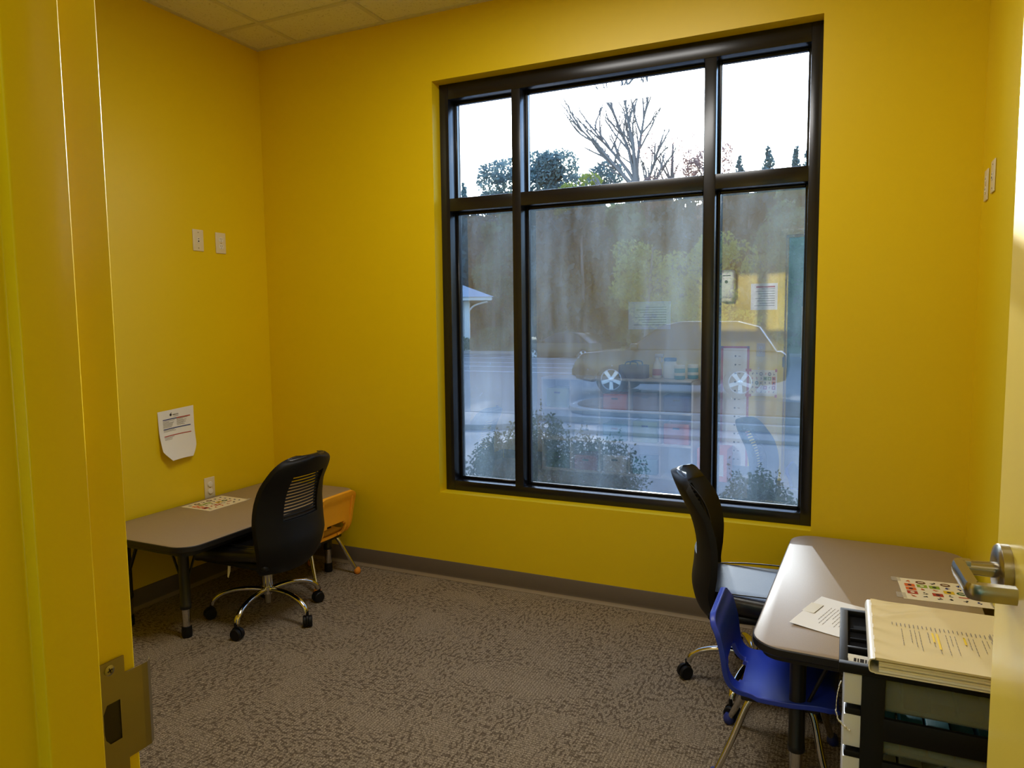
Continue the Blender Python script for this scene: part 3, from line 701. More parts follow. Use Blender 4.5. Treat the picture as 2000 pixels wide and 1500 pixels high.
bm = B(); p = smooth_path([(x0 + .004, y0 - .004, .664), (x0 - .003, y0 - .006, .64), (x0 - .005, y0 - .008, .60), (x0 + .003, y0 - .010, .578), (x0 + .024, y0 - .009, .560)], 5)
for a, b in zip(p[:-1], p[1:]): quad(bm, [a + Vector((0, -.003, 0)), b + Vector((0, -.003, 0)), b + Vector((0, .004, 0)), a + Vector((0, .004, 0))])
o = obj('tape_strip', bm, 'whiteplastic', ct); mm = o.modifiers.new('thick', 'SOLIDIFY'); mm.thickness = .0012
# small label leaning in the front well
lb = B(); box(lb, -.030, .030, -.0012, .0012, -.012, .012, .0005, 1)
for k, (a, b) in enumerate(((-.018, -.013), (-.011, -.008), (-.006, .002), (.004, .007), (.009, .019))):
    quad(lb, [(a, -.0016, -.004), (b, -.0016, -.004), (b, -.0016, .004), (a, -.0016, .004)], 1)
o = tag(obj('label_card', lb, ['paper', 'inkdark'], smooth=False, recalc=False), 'small white handwritten card in the front well of the drawer tower', 'card'); o.location = (3.273, -1.735, CT - .003); o.rotation_euler = (R(-52), 0, R(-3))
# binder
bd = thing('ring_binder', 'white ring binder with a printed cover sheet lying on the drawer tower', 'binder', (3.42, -1.62, CT + .0005))
BX0, BX1, BY0, BY1, BT = 3.281 - 3.42, 3.556 - 3.42, -1.792 + 1.62, -1.452 + 1.62, .034
def wob(x, y):
    d = x - BX0; yy = y - BY0
    k = .0022 * math.sin(yy * 95 + d * 45) * math.exp(-(d / .045) ** 2)          # puckers along the spine
    k += .0040 * math.exp(-((yy - .20 - .9 * d + 1.2 * d * d) / .014) ** 2) * math.exp(-((d - .07) / .07) ** 2)   # long curved fold
    k += .0030 * math.exp(-((yy - .285 - .5 * d) / .010) ** 2) * math.exp(-((d - .05) / .05) ** 2) + .0035 * math.exp(-((yy - .055) / .03) ** 2) * math.exp(-((d - .12) / .05) ** 2)
    return k
bm = B(); nx, ny = 34, 44; g = []
for i in range(nx + 1):
    row = []
    for j in range(ny + 1):
        x = BX0 + .012 + (BX1 - BX0 - .012) * i / nx; y = BY0 + (BY1 - BY0) * j / ny
        row.append(bm.verts.new((x, y, BT + wob(x, y) - .0002)))
    g.append(row)
lo = [[bm.verts.new((v.co.x, v.co.y, BT - .0045)) for v in row] for row in g]
for i in range(nx):
    for j in range(ny):
        bm.faces.new((g[i][j], g[i + 1][j], g[i + 1][j + 1], g[i][j + 1])); bm.faces.new((lo[i][j], lo[i][j + 1], lo[i + 1][j + 1], lo[i + 1][j]))
        for c, (a, b) in ((i == 0, ((i, j + 1), (i, j))), (i == nx - 1, ((i + 1, j), (i + 1, j + 1))), (j == 0, ((i, j), (i + 1, j))), (j == ny - 1, ((i + 1, j + 1), (i, j + 1)))):
            if c: bm.faces.new((g[b[0]][b[1]], g[a[0]][a[1]], lo[a[0]][a[1]], lo[b[0]][b[1]]))
obj('front_cover', bm, 'vinyl', bd, ang=60)
bm = B(); box(bm, BX0 + .012, BX1, BY0, BY1, 0, .0026, .001, 1); obj('back_cover', bm, 'whiteplastic', bd)
bm = B(); pr = smooth_path([(BX0 + .014, 0, .0015), (BX0 + .003, 0, .004), (BX0, 0, BT / 2), (BX0 + .003, 0, BT - .004), (BX0 + .014, 0, BT - .001)], 4)
for (a, b) in zip(pr[:-1], pr[1:]): quad(bm, [(a.x, BY0, a.z), (b.x, BY0, b.z), (b.x, BY1, b.z), (a.x, BY1, a.z)])
bmesh.ops.remove_doubles(bm, verts=bm.verts, dist=1e-5); bmesh.ops.solidify(bm, geom=list(bm.faces), thickness=.0025); obj('spine', bm, 'whiteplastic', bd, ang=60)
cols = ['paper', 'creampaper', 'paper', 'creampaper', 'creampaper', 'paper']
for k in range(6):
    z = .004 + k * .0042; bm = B(); j = .003 * (k % 3); box(bm, BX0 + .02, BX1 - .006 - j, BY0 + .004 + j, BY1 - .008, z, z + .0038, 0); obj('page_block', bm, cols[k], bd, smooth=False)
bm = B(); rnd = random.Random(3)
fn = lambda u, v: Vector((u, v, BT + wob(u, v) + .0012))
yt = BY1 - .112                       # text runs along -y, lines stacked along +x
for k in range(26):
    x = BX0 + .052 + k * .0085
    print2d(bm, fn, x, x + .0016, yt - .03 - rnd.uniform(.004, .012), yt - .02, 0)
    if k % 4 == 3 or k < 2: continue
    ln = rnd.uniform(.03, .12); y = yt - .052; mi = 1 if k in (3, 9, 10, 16) else 0
    if mi: print2d(bm, fn, x - .001, x + .0032, y - ln * .8, y, 1)
    while ln > 0:
        wl = rnd.uniform(.006, .016); print2d(bm, fn, x + .0004, x + .0016, y - wl, y, 0); y -= wl + .003; ln -= wl + .003
for k in range(3):
    x = BX0 + .262 + k * .006; print2d(bm, fn, x - .02, x - .0185, yt - .13, yt - .01, 0)
obj('cover_print', bm, ['ink', 'highlight'], bd, smooth=False, recalc=False)
# loose paper with index tab on the sunlit table
lp = B(); Lx, Ly = .216, .279; n = 8; g = []
for i in range(n + 1):
    row = []
    for j in range(n + 1):
        u, v = i / n, j / n; z = .0012 + .004 * (1 - u) ** 3 + .002 * math.sin(v * 3)
        row.append(lp.verts.new((u * Lx, v * Ly, z)))
    g.append(row)
for i in range(n):
    for j in range(n): lp.faces.new((g[i][j], g[i + 1][j], g[i + 1][j + 1], g[i][j + 1]))
pz = lambda u, v: .0012 + .004 * (1 - u / Lx) ** 3 + .002 * math.sin(v / Ly * 3)
rnd = random.Random(9)
fp = lambda u, v: Vector((u, v, pz(u, v) + .0006))
for k in range(9):
    u = .06 + k * .011; v = .20
    while v > .05 + rnd.uniform(0, .06):
        wl = rnd.uniform(.008, .02); print2d(lp, fp, u, u + .0016, v - wl, v, 1); v -= wl + .004
print2d(lp, fp, .03, .036, .12, .2, 1)
pa = tag(obj('loose_sheet', lp, ['paper', 'ink'], recalc=False, ang=60), 'white printed sheet lying on the sunlit table beside the drawer tower', 'paper')
pa.location = (3.082, -1.045, THB + .0005); pa.rotation_euler = (0, 0, R(-18))
tb = B(); box(tb, -.004, .034, .115, .20, .0065, .0072); o = obj('index_tab', tb, 'whiteplastic', pa, smooth=False)
# picture card sheets
def card_sheet(name, label, loc, rz, sx, sy, tapes, seed, portrait=False, group='picture card sheets', cornercol=None):
    rnd = random.Random(seed); bm = B(); n = 1
    box(bm, -sx / 2, sx / 2, -sy / 2, sy / 2, 0, .0012, mi=0)
    pal = list(range(2, 10)); nxn, nyn = (6, 5)
    cw, chh = (sx - .03) / nxn, (sy - .03) / nyn
    fn = lambda u, v: Vector((u, v, .0017))
    f2 = lambda u, v: Vector((u, v, .0021))
    layout = {(0, 3): ('box', 7), (1, 3): ('box', 4), (2, 3): ('box', 4), (0, 2): ('box', 7), (0, 1): ('box', 2), (4, 2): ('oval', 8), (4, 1): ('bar', 2), (3, 2): ('box', 6), (2, 1): ('box', 2), (1, 4): ('oval', 9), (3, 4): ('oval', 9)}
    for i in range(nxn):
        for j in range(nyn):
            cx = -sx / 2 + .015 + cw * (i + .5); cy = -sy / 2 + .015 + chh * (j + .5)
            kind, mi = layout.get((i, j), ('fig', rnd.choice([1, 1, 10, 1, 7])))
            if kind == 'box':
                print2d(bm, fn, cx - cw * .42, cx + cw * .42, cy - chh * .4, cy + chh * .4, mi); disc2d(bm, f2, cx, cy, cw * .18, chh * .2, rnd.choice([0, 1]))
            elif kind == 'oval':
                disc2d(bm, fn, cx, cy, cw * .42, chh * .42, mi); print2d(bm, f2, cx - cw * .22, cx + cw * .22, cy - chh * .1, cy + chh * .1, 0)
            elif kind == 'bar': print2d(bm, fn, cx - cw * .4, cx + cw * .4, cy - chh * .1, cy + chh * .12, mi)
            else:
                for q in range(3):
                    a = rnd.uniform(0, 3.14); l_, t_ = cw * .3, .0022; ox, oy = rnd.uniform(-.3, .3) * cw * .4, rnd.uniform(-.3, .3) * chh * .5; c, s = math.cos(a), math.sin(a)
                    quad(bm, [fn(cx + ox + (du * c - dv * s), cy + oy + (du * s + dv * c) * .8) for du, dv in ((-l_ / 2, -t_), (l_ / 2, -t_), (l_ / 2, t_), (-l_ / 2, t_))], mi)
                disc2d(bm, f2, cx + .3 * cw * rnd.uniform(-1, 1) * .5, cy + chh * .22, .0035, .0035, mi, 8)
    o = tag(obj(name, bm, ['creampaper', 'inkdark', 'pred', 'pblue', 'plime', 'pgreen', 'pyellow', 'porange', 'pdgreen', 'pbrown', 'pblue'], smooth=False, recalc=False), label, 'card sheet', group)
    o.location = loc; o.rotation_euler = rz if isinstance(rz, tuple) else (0, 0, rz)
    if tapes:
        for (a, b, c, d) in tapes:
            bm = B(); box(bm, a, b, c, d, .0012, .0018); obj('tape', bm, cornercol or 'tape', o, smooth=False)
    return o
card_sheet('picture_card_sheet', 'sheet of coloured picture cards behind the binder on the sunlit table', (3.548, -.562, THB + .0003), R(3), .262, .215, [(-.15, -.12, -.10, -.05), (-.15, -.12, .07, .11), (.128, .136, -.1, .1)], 5)
card_sheet('picture_card_sheet', 'sheet of picture cards taped on the table below the lower outlet', (.157, -.612, .4713), R(89), .268, .212, [(.12, .15, -.11, -.085)], 8)
# ------------------------------------------------------------------ things on the walls
def wallnotice():
    bm = B(); nu, nv = 10, 14; w_, h_ = .226, .262; g = []
    def S(u, v):
        # u 0..1 to the viewer's right (+y), v 0..1 downwards
        out = .003 + .045 * max(0, v - .35) ** 1.6 * (1 + .6 * (1 - u)) + .012 * (1 - u) * v + .016 * math.exp(-((u - .5) / .28) ** 2) * v * 0
        z = -h_ * v + .014 * u * (1 - .8 * v) - .012 + .006 * math.sin(u * 3.1) * v
        return Vector((out, u * w_, z))
    for j in range(nv + 1):
        v = j / nv; row = []
        for i in range(nu + 1):
            u = i / nu
            lo = .0 + max(0, (v - .80) / .20) * .20; hi = 1 - max(0, (v - .74) / .26) ** 1.6 * .17
            row.append(bm.verts.new(S(lo + (hi - lo) * u, v)))
        g.append(row)
    for j in range(nv):
        for i in range(nu): bm.faces.new((g[j][i], g[j + 1][i], g[j + 1][i + 1], g[j][i + 1]))
    rnd = random.Random(2)
    def fn(u, v): return S(u, v) + Vector((.0012, 0, 0))
    def strip(u0, u1, v, t, mi, n=8):
        for k in range(n):
            a, b = u0 + (u1 - u0) * k / n, u0 + (u1 - u0) * (k + 1) / n
            quad(bm, [fn(a, v + t), fn(b, v + t), fn(b, v), fn(a, v)], mi)
    strip(.12, .50, .175, .018, 2); strip(.50, .89, .175, .018, 3); strip(.12, .89, .365, .018, 2); strip(.12, .89, .505, .016, 3)
    for r in range(7):
        strip(.12, .12 + rnd.uniform(.16, .33), .21 + r * .021, .006, 1, 3); strip(.50, .50 + rnd.uniform(.16, .32), .20 + r * .021, .006, 1, 3)
    for r in range(2): strip(.12, .12 + rnd.uniform(.2, .34), .395 + r * .022, .006, 1, 3)
    for r in range(3): strip(.12, .12 + rnd.uniform(.14, .28), .535 + r * .022, .006, 1, 3)
    for k in range(6): strip(.40 + k * .027, .42 + k * .027, .098, .018, 4 if k < 3 else 1, 1)
    quad(bm, [fn(.345 + .03 * math.cos(2 * math.pi * k / 12), .10 - .028 * math.sin(2 * math.pi * k / 12)) for k in range(12)], 4); quad(bm, [fn(.35, .07), fn(.365, .07), fn(.37, .052), fn(.36, .052)], 4)
    strip(.42, .56, .137, .006, 1, 2)
    o = tag(obj('wall_notice', bm, ['paper', 'ink', 'pblue', 'pred', 'inkdark'], recalc=False, ang=60), 'curling white printed notice on the yellow wall above the left table', 'notice')
    o.location = (.0005, -.82, .995); return o
wallnotice()
def plate(name, label, face, loc, rz, group):
    """wall plate in local XZ, facing +y after rotation rz about Z"""
    t = thing(name, label, 'wall plate', loc, rz, group)
    bm = B(); box(bm, -.036, .036, 0, .0055, -.058, .058, .003, 3); obj('cover_plate', bm, 'ivory', t)
    if face in ('duplex', 'capped'):
        for s in (1, -1):
            bm = B(); pts = [(.0165 * math.cos(2 * math.pi * k / 20), max(-.0135, min(.0135, .0165 * math.sin(2 * math.pi * k / 20)))) for k in range(20)]
            prism(bm, pts, .005, .0072); xf(bm, lambda c: Vector((c.x, c.z, c.y + s * .0195))); rc = obj('receptacle', bm, 'whiteplastic', t)
            if face == 'capped' :
                bm = B(); lathe(bm, [(.015, .0072), (.0165, .009), (.0150, .0125), (.006, .014)], 20, mat=Matrix.Translation((0, 0, s * .0195)) @ Matrix.Rotation(R(-90), 4, 'X')); obj('safety_cap', bm, 'whiteplastic', rc)
            else:
                bm = B()
                for dx, hh in ((-.0055, .0042), (.0055, .0034)): box(bm, dx - .0011, dx + .0011, .0070, .0076, s * .0195 + .004 - hh, s * .0195 + .004 + hh)
                lathe(bm, [(.0022, .0070), (.0022, .0076)], 10, mat=Matrix.Translation((0, 0, s * .0195 - .0075)) @ Matrix.Rotation(R(-90), 4, 'X')); obj('slots', bm, 'dark', rc, smooth=False)
        bm = B(); lathe(bm, [(.003, .005), (.0025, .0066)], 10, mat=Matrix.Rotation(R(-90), 4, 'X')); obj('screw', bm, 'satin', t)
    else:
        bm = B(); box(bm, -.009, .009, .005, .0075, -.014, .014, .001, 1); j = obj('jack_insert', bm, 'whiteplastic', t)
        bm = B(); lathe(bm, [(.0042, .007), (.0042, .0082)], 14, mat=Matrix.Translation((0, 0, -.005)) @ Matrix.Rotation(R(-90), 4, 'X')); box(bm, -.004, .004, .007, .0082, .006, .009); obj('port', bm, 'dark', j)
        for z in (.042, -.042):
            bm = B(); lathe(bm, [(.003, .005), (.0025, .0066)], 10, mat=Matrix.Translation((0, 0, z)) @ Matrix.Rotation(R(-90), 4, 'X')); obj('screw', bm, 'satin', t)
    return t
plate('data_plate', 'ivory data jack plate high on the left wall beside an outlet', 'data', (0.0005, -.507, 1.890), R(-90), 'wall plates')
plate('power_outlet', 'ivory duplex outlet high on the left wall nearest the corner', 'duplex', (.0005, -.351, 1.888), R(-90), 'wall plates')
plate('power_outlet', 'ivory outlet with safety caps just above the left table', 'capped', (.0005, -.510, .522), R(-90), 'wall plates')
plate('power_outlet', 'ivory outlet high on the right wall nearer the window', 'duplex', (W - .0005, -.125, 1.925), R(90), 'wall plates')
plate('data_plate', 'ivory plate high on the right wall nearer the open door', 'data', (W - .0005, -.262, 1.935), R(90), 'wall plates')
# ------------------------------------------------------------------ the near wall, seen mirrored in the filmed panes
t = thing('soap_dispenser', 'white wall dispenser mirrored near the top of the right lower pane', 'dispenser', (2.10, YN, 1.58))
bm = B(); box(bm, -.066, .066, 0, .095, .03, .28, .022, 4); obj('housing', bm, 'whiteplastic', t)
bm = B(); box(bm, -.05, .05, .01, .085, 0, .035, .012, 3); obj('nozzle_guard', bm, 'ivory', t)
bm = B(); lathe(bm, [(.014, 0), (.014, .003)], 20, mat=Matrix.Translation((0, .0945, .175)) @ Matrix.Rotation(R(-90), 4, 'X')); box(bm, -.035, .035, .094, .0965, .225, .233, .001, 1); obj('window', bm, 'dark', t)
def wall_sheet(name, label, x0, x1, z0, z1, prints, cat='notice', seed=1):
    bm = B(); box(bm, x0, x1, YN + .0005, YN + .0018, z0, z1); rnd = random.Random(seed)
    fn = lambda u, v: Vector((u, YN + .0024, v))
    for (a, b, c, d, mi) in prints: print2d(bm, fn, x1 - (b) * (x1 - x0), x1 - a * (x1 - x0), z0 + c * (z1 - z0), z0 + d * (z1 - z0), mi)
    return tag(obj(name, bm, ['paper', 'ink', 'pred', 'pblue', 'inkdark'], smooth=False, recalc=False), label, cat)
lines = [(.1, .6 + .3 * ((k * 37) % 10) / 10, .78 - k * .09, .80 - k * .09, 1) for k in range(8)]
wall_sheet('wall_notice', 'white notice with red heading mirrored beside the dispenser', 2.295, 2.518, 1.505, 1.735, [(.1, .8, .84, .9, 2)] + lines)
wall_sheet('wall_notice', 'wide white notice mirrored above the dark car', 1.34, 1.74, 1.34, 1.598, lines)
# red-bordered chart
t = thing('height_chart', 'tall white chart with red border mirrored beside the mullion', 'chart', (2.168, YN, .10))
bm = B(); box(bm, -.112, .112, .0005, .0018, 0, 1.075); fn = lambda u, v: Vector((u, .0024, v))
for k in range(13): disc2d(bm, fn, .004, .06 + k * .078, .008, .008, 1, 10); print2d(bm, fn, .03, .05, .057 + k * .078, .063 + k * .078, 2)
obj('chart_sheet', bm, ['paper', 'inkdark', 'ink'], t, smooth=False, recalc=False)
for a in ((-.124, -.104, -.005, 1.085), (.104, .124, -.005, 1.085), (-.124, .124, 1.066, 1.085)):
    bm = B(); box(bm, a[0], a[1], .0018, .0030, a[2], a[3]); obj('border_strip', bm, 'ppink', t, smooth=False)
plate('power_outlet', 'white outlet mirrored above the picture card sheet', 'duplex', (2.388, YN + .0005, 1.155), 0, 'wall plates')
o = card_sheet('picture_card_sheet', 'picture card sheet with red tape corners mirrored in the right pane', (2.412, YN + .0005, .86), (R(90), 0, R(180)), .245, .232, [(-.15, -.10, -.125, -.10), (.10, .15, -.125, -.10), (-.15, -.10, .10, .125), (.10, .15, .10, .125)], 12, cornercol='ppink')
# cubby shelf
t = thing('cubby_shelf', 'white cubby shelf mirrored below the dark car', 'shelf', (1.30, YN + .002, 0))
SX0, SX1, SD = -.72, .70, .33
def brd(nm, *a):
    bm = B(); box(bm, *a, .002, 1); obj(nm, bm, 'shelfwhite', t, smooth=False)
for z in (.0, .295, .585, .875): brd('shelf_board', SX0, SX1, 0, SD, z, z + .018)
for k in range(6): x = SX0 + .284 * k; brd('divider', x, x + .016, 0, SD - .003, .018, .875)
brd('back_panel', SX0 + .017, SX1 - .017, 0, .008, .018, .875)
bins = [('green fabric bin', 'pdgreen'), ('dark blue fabric bin', 'pblue'), ('orange bin', 'porange'), ('teal bin', 'pteal'), ('pink bin', 'ppink'), ('yellow bin', 'pyellow'), ('brown bin', 'pbrown'), ('lime bin', 'plime'), ('white bin', 'paper')]
rnd = random.Random(4); q = 0
for row, z in enumerate((.018, .313, .603)):
    for k in range(5):
        if (row, k) in ((0, 4), (1, 0), (2, 1)): continue
        nm, mt = bins[(q * 4 + row) % 9]; q += 1; x = 1.30 + SX0 + .284 * k + .03; hh = rnd.uniform(.13, .2)
        bm = B(); box(bm, 0, .23, 0, .26, 0, hh, .012, 3); fs = [f for f in bm.faces if f.normal.z > .9 and f.calc_area() > .02]
        r_ = bmesh.ops.inset_region(bm, faces=fs, thickness=.008); bmesh.ops.translate(bm, vec=(0, 0, -.06), verts=list(set(v for f in fs for v in f.verts)))
        o = tag(obj('storage_bin', bm, mt), '%s in the cubby shelf, %s row, cubby %s from the door' % (nm, ('bottom', 'middle', 'top')[row], ('fifth', 'fourth', 'third', 'second', 'first')[k]), 'bin', 'bins in the cubby shelf'); o.location = (x, YN + .03, z + .0005)
        bm = B(); box(bm, .085, .145, .259, .264, hh - .05, hh - .035, .002); obj('handle', bm, 'dark', o)
ZS = .8935
t = thing('spray_bottle', 'red and white spray bottle mirrored on the cubby shelf', 'bottle', (1.655, YN + .16, ZS))
bm = B(); lathe(bm, [(.03, 0), (.042, .006), (.042, .09), (.034, .13), (.017, .16), (.014, .175)], 20); obj('bottle_body', bm, 'whiteplastic', t)
bm = B(); lathe(bm, [(.0425, .03), (.0425, .085), (.038, .11)], 20); obj('wrap_label', bm, 'pred', t)
bm = B(); lathe(bm, [(.017, .17), (.017, .195)], 16); box(bm, -.02, .06, -.014, .014, .195, .225, .006, 2); tube(bm, [(.035, 0, .2), (.045, 0, .17), (.04, 0, .15)], .005, 8); obj('trigger_head', bm, 'whiteplastic', t)
t = thing('storage_jar', 'grey jar with blue lid mirrored on the cubby shelf', 'jar', (1.775, YN + .16, ZS))
bm = B(); lathe(bm, [(.05, 0), (.062, .008), (.062, .13), (.052, .15), (.05, .165)], 24); obj('jar_body', bm, 'milky', t)
bm = B(); lathe(bm, [(.055, .16), (.056, .166), (.056, .186), (.05, .19)], 24); obj('lid', bm, 'pblue', t)
for k in range(2):
    t = thing('wipes_tub', 'teal wipes tub, %s of the pair mirrored on the cubby shelf' % ('nearer the jar' if k == 0 else 'nearer the chart'), 'tub', (1.872 + .1 * k * .98, YN + .21 - .10 * k, ZS))
    bm = B(); lathe(bm, [(.04, 0), (.047, .006), (.047, .05), (.047, .10), (.044, .105)], 24); obj('tub_body', bm, 'pteal', t)
    bm = B(); lathe(bm, [(.048, .10), (.048, .125), (.04, .13)], 24); obj('lid', bm, 'whiteplastic', t)
    bm = B(); lathe(bm, [(.0475, .035), (.0475, .06)], 24); obj('label_band', bm, 'whiteplastic', t)
t = thing('tote_basket', 'dark fabric tote basket mirrored on the cubby shelf', 'basket', (1.44, YN + .165, ZS))
bm = B(); prism(bm, rounded(-.13, .13, -.09, .09, .04, 6), 0, .12, bev=.006); fs = [f for f in bm.faces if f.normal.z > .9 and f.calc_area() > .01]; bmesh.ops.inset_region(bm, faces=fs, thickness=.008); bmesh.ops.translate(bm, vec=(0, 0, -.05), verts=list(set(v for f in fs for v in f.verts))); obj('basket_body', bm, 'pbrown', t)
for s in (-1, 1):
    bm = B(); tube(bm, smooth_path([(-.06, s * .085, .11), (-.045, s * .085, .15), (.045, s * .085, .15), (.06, s * .085, .11)], 5), .006, 8); obj('handle', bm, 'dark', t)
t = thing('carton', 'red-orange printed carton standing on the floor mirrored low in the right pane', 'box', (2.105, YN + .16, .0005))
bm = B(); box(bm, -.06, .06, -.12, .12, 0, .29, .002, 1); obj('carton_body', bm, 'porange', t)
bm = B(); box(bm, -.03, .03, .120, .1208, .05, .24); obj('carton_panel', bm, 'paper', t, smooth=False)
# corridor noticeboard opposite the door (mirrored at the edge of the right pane)
t = thing('whiteboard', 'white ruled board on the teal corridor wall behind the door', 'board', (2.9, YC, 1.0))
bm = B(); box(bm, -.35, .35, 0, .02, 0, .55, .003); obj('board_panel', bm, 'corrwhite', t)
for k in range(5):
    bm = B(); box(bm, -.345, .345, .0195, .0215, .1 + k * .09, .104 + k * .09); obj('ruled_line', bm, 'pblue', t, smooth=False)
# housing added around the unseen corridor fill light
t = thing('added_ceiling_light', 'added rectangular housing of the unseen corridor fill light behind the doorway', 'lamp', (2.6, -4.0, 2.72))
bm = B(); box(bm, -.6, .6, -.3, .3, -.02, 0, .004); obj('housing', bm, 'whiteplastic', t)
# ------------------------------------------------------------------ outdoors
G = -.30
bm = B(); box(bm, -120, 80, .22, 30.5, G - .3, G); struct('ground', bm, 'asphalt', smooth=False)
bm = B(); box(bm, -120, 80, 30.5, 140, G - .25, G + .10); struct('ground_verge', bm, 'verge', smooth=False)
bm = B(); box(bm, -60, 40, 30.3, 30.55, G - .1, G + .14, .03); struct('kerb_far', bm, 'concrete')
bm = B(); box(bm, -3.5, 12, 3.1, 6.75, G - .1, G + .012, .01); struct('sidewalk', bm, 'concrete')
bm = B(); box(bm, -14, 12, 8.05, 8.2, G - .1, G + .10, .03); struct('kerb_near', bm, 'concrete')
bm = B(); box(bm, -14, 12, 7.0, 7.16, G - .1, G + .05, .02); struct('kerb_walk', bm, 'concrete')
bm = B(); prism(bm, rounded(-1.7, 9, 9.0, 11.4, 1.0, 8), G - .1, G + .10, bev=.02); isl = struct('planting_island', bm, 'concrete')
bm = B(); prism(bm, rounded(-1.55, 8.9, 9.15, 11.25, .9, 8), G + .05, G + .125, bev=.02); obj('mulch_bed', bm, 'mulch', isl)
bm = B(); prism(bm, rounded(-3.4, -1.5, 6.6, 8.4, .85, 8), G - .1, G + .09, bev=.02); struct('kerb_island', bm, 'concrete')
gr = bpy.data.objects['ground']
for y in (18.6, 21.0, 23.3, 26.5):
    bm = B(); box(bm, -30, -3 if y < 26 else -8, y - .06, y + .06, G, G + .004); obj('road_marking', bm, 'whitepaint', gr, smooth=False)
for x in (-24, -21, -18, -15, -12, -9):
    bm = B(); box(bm, x - .06, x + .06, 26.5, 30.2, G, G + .004); xf(bm, lambda c: Vector((c.x + (c.y - 26) * .3, c.y, c.z))); obj('road_marking', bm, 'whitepaint', gr, smooth=False)
# leaves: clouds of small quads
def leaves(bm_pts, size, seed, up=.3, aspect=.55):
    rnd = random.Random(seed); V = []; Fc = []
    for p in bm_pts:
        a, b = rnd.uniform(0, 6.283), rnd.uniform(-1, 1); s = size * rnd.uniform(.6, 1.3)
        n = Vector((math.cos(a), math.sin(a), b + up)).normalized(); t = n.orthogonal().normalized(); t = Matrix.Rotation(rnd.uniform(0, 6.28), 3, n) @ t; q = n.cross(t)
        i = len(V); V += [p - t * s, p + q * s * aspect, p + t * s, p - q * s * aspect]; Fc.append((i, i + 1, i + 2, i + 3))
    return V, Fc
def cloud(clumps, n, seed, shell=.55):
    rnd = random.Random(seed); pts = []; tot = sum(c[3] * c[4] for c in clumps)
    for (x, y, z, r, h) in clumps:
        for k in range(int(n * r * h / tot)):
            d = Vector((rnd.gauss(0, 1), rnd.gauss(0, 1), rnd.gauss(0, 1))).normalized(); q = rnd.uniform(shell, 1) ** .6
            pts.append(Vector((x + d.x * r * q, y + d.y * r * q, z + d.z * h * q)))
    return pts
def leafmesh(name, pts, size, mat, seed, parent, **k):
    V, Fc = leaves(pts, size, seed, **k); me = bpy.data.meshes.new(name); me.from_pydata([v[:] for v in V], [], Fc); me.materials.append(M[mat])
    o = bpy.data.objects.new(name, me); C.objects.link(o); o.parent = parent; return o
def tree(name, label, x, y, h, cr, mat, seed, kind='round', n=3200, leaf=.16, base=.25, group='trees beyond the parking lot', z0=G):
    rnd = random.Random(seed); t = thing(name, label, 'tree', (x, y, z0), 0, group)
    bm = B(); lean = rnd.uniform(-.3, .3)
    tr = smooth_path([(0, 0, 0), (lean * .4, 0, h * .4), (lean, .1, h * .92)], 4); tube(bm, tr, [max(.03, .028 * h * (1 - .85 * i / (len(tr) - 1))) for i in range(len(tr))], 8)
    cl = []
    if kind == 'round':
        for k in range(16):
            a = rnd.uniform(0, 6.28); zz = rnd.uniform(base, .93); rr = cr * math.sqrt(max(.05, 1 - ((zz - (base + .35)) / .6) ** 2)) * rnd.uniform(.3, .8)
            cl.append((lean + rr * math.cos(a), rr * math.sin(a), zz * h, cr * rnd.uniform(.3, .48), cr * rnd.uniform(.24, .4)))
    elif kind == 'pine':
        for k in range(15):
            a = rnd.uniform(0, 6.28); zz = rnd.uniform(base, .96); rr = cr * (1.05 - zz) * 1.5 * rnd.uniform(.4, 1) + .1
            cl.append((lean + rr * math.cos(a), rr * math.sin(a), zz * h, cr * rnd.uniform(.28, .42), cr * rnd.uniform(.16, .24)))
    else:                                 # narrow conifer
        for k in range(22):
            zz = base + (1 - base) * k / 22; rr = cr * (1 - zz) + .12
            for q in range(2):
                a = rnd.uniform(0, 6.28); cl.append((rr * .5 * math.cos(a), rr * .5 * math.sin(a), zz * h + .1, rr * .62, .3))
    for k, c in enumerate(cl):
        if k % 2 == 0: tube(bm, smooth_path([(lean * c[2] / h, 0, c[2] * .82), (c[0] * .5, c[1] * .5, c[2] * .94), (c[0], c[1], c[2])], 3), [.05 * h / 10 * (1 - .1 * q) for q in range(7)], 6)
    obj('trunk', bm, 'bark', t)
    leafmesh('crown', cloud(cl, n, seed), leaf, mat, seed + 1, t)
    return t
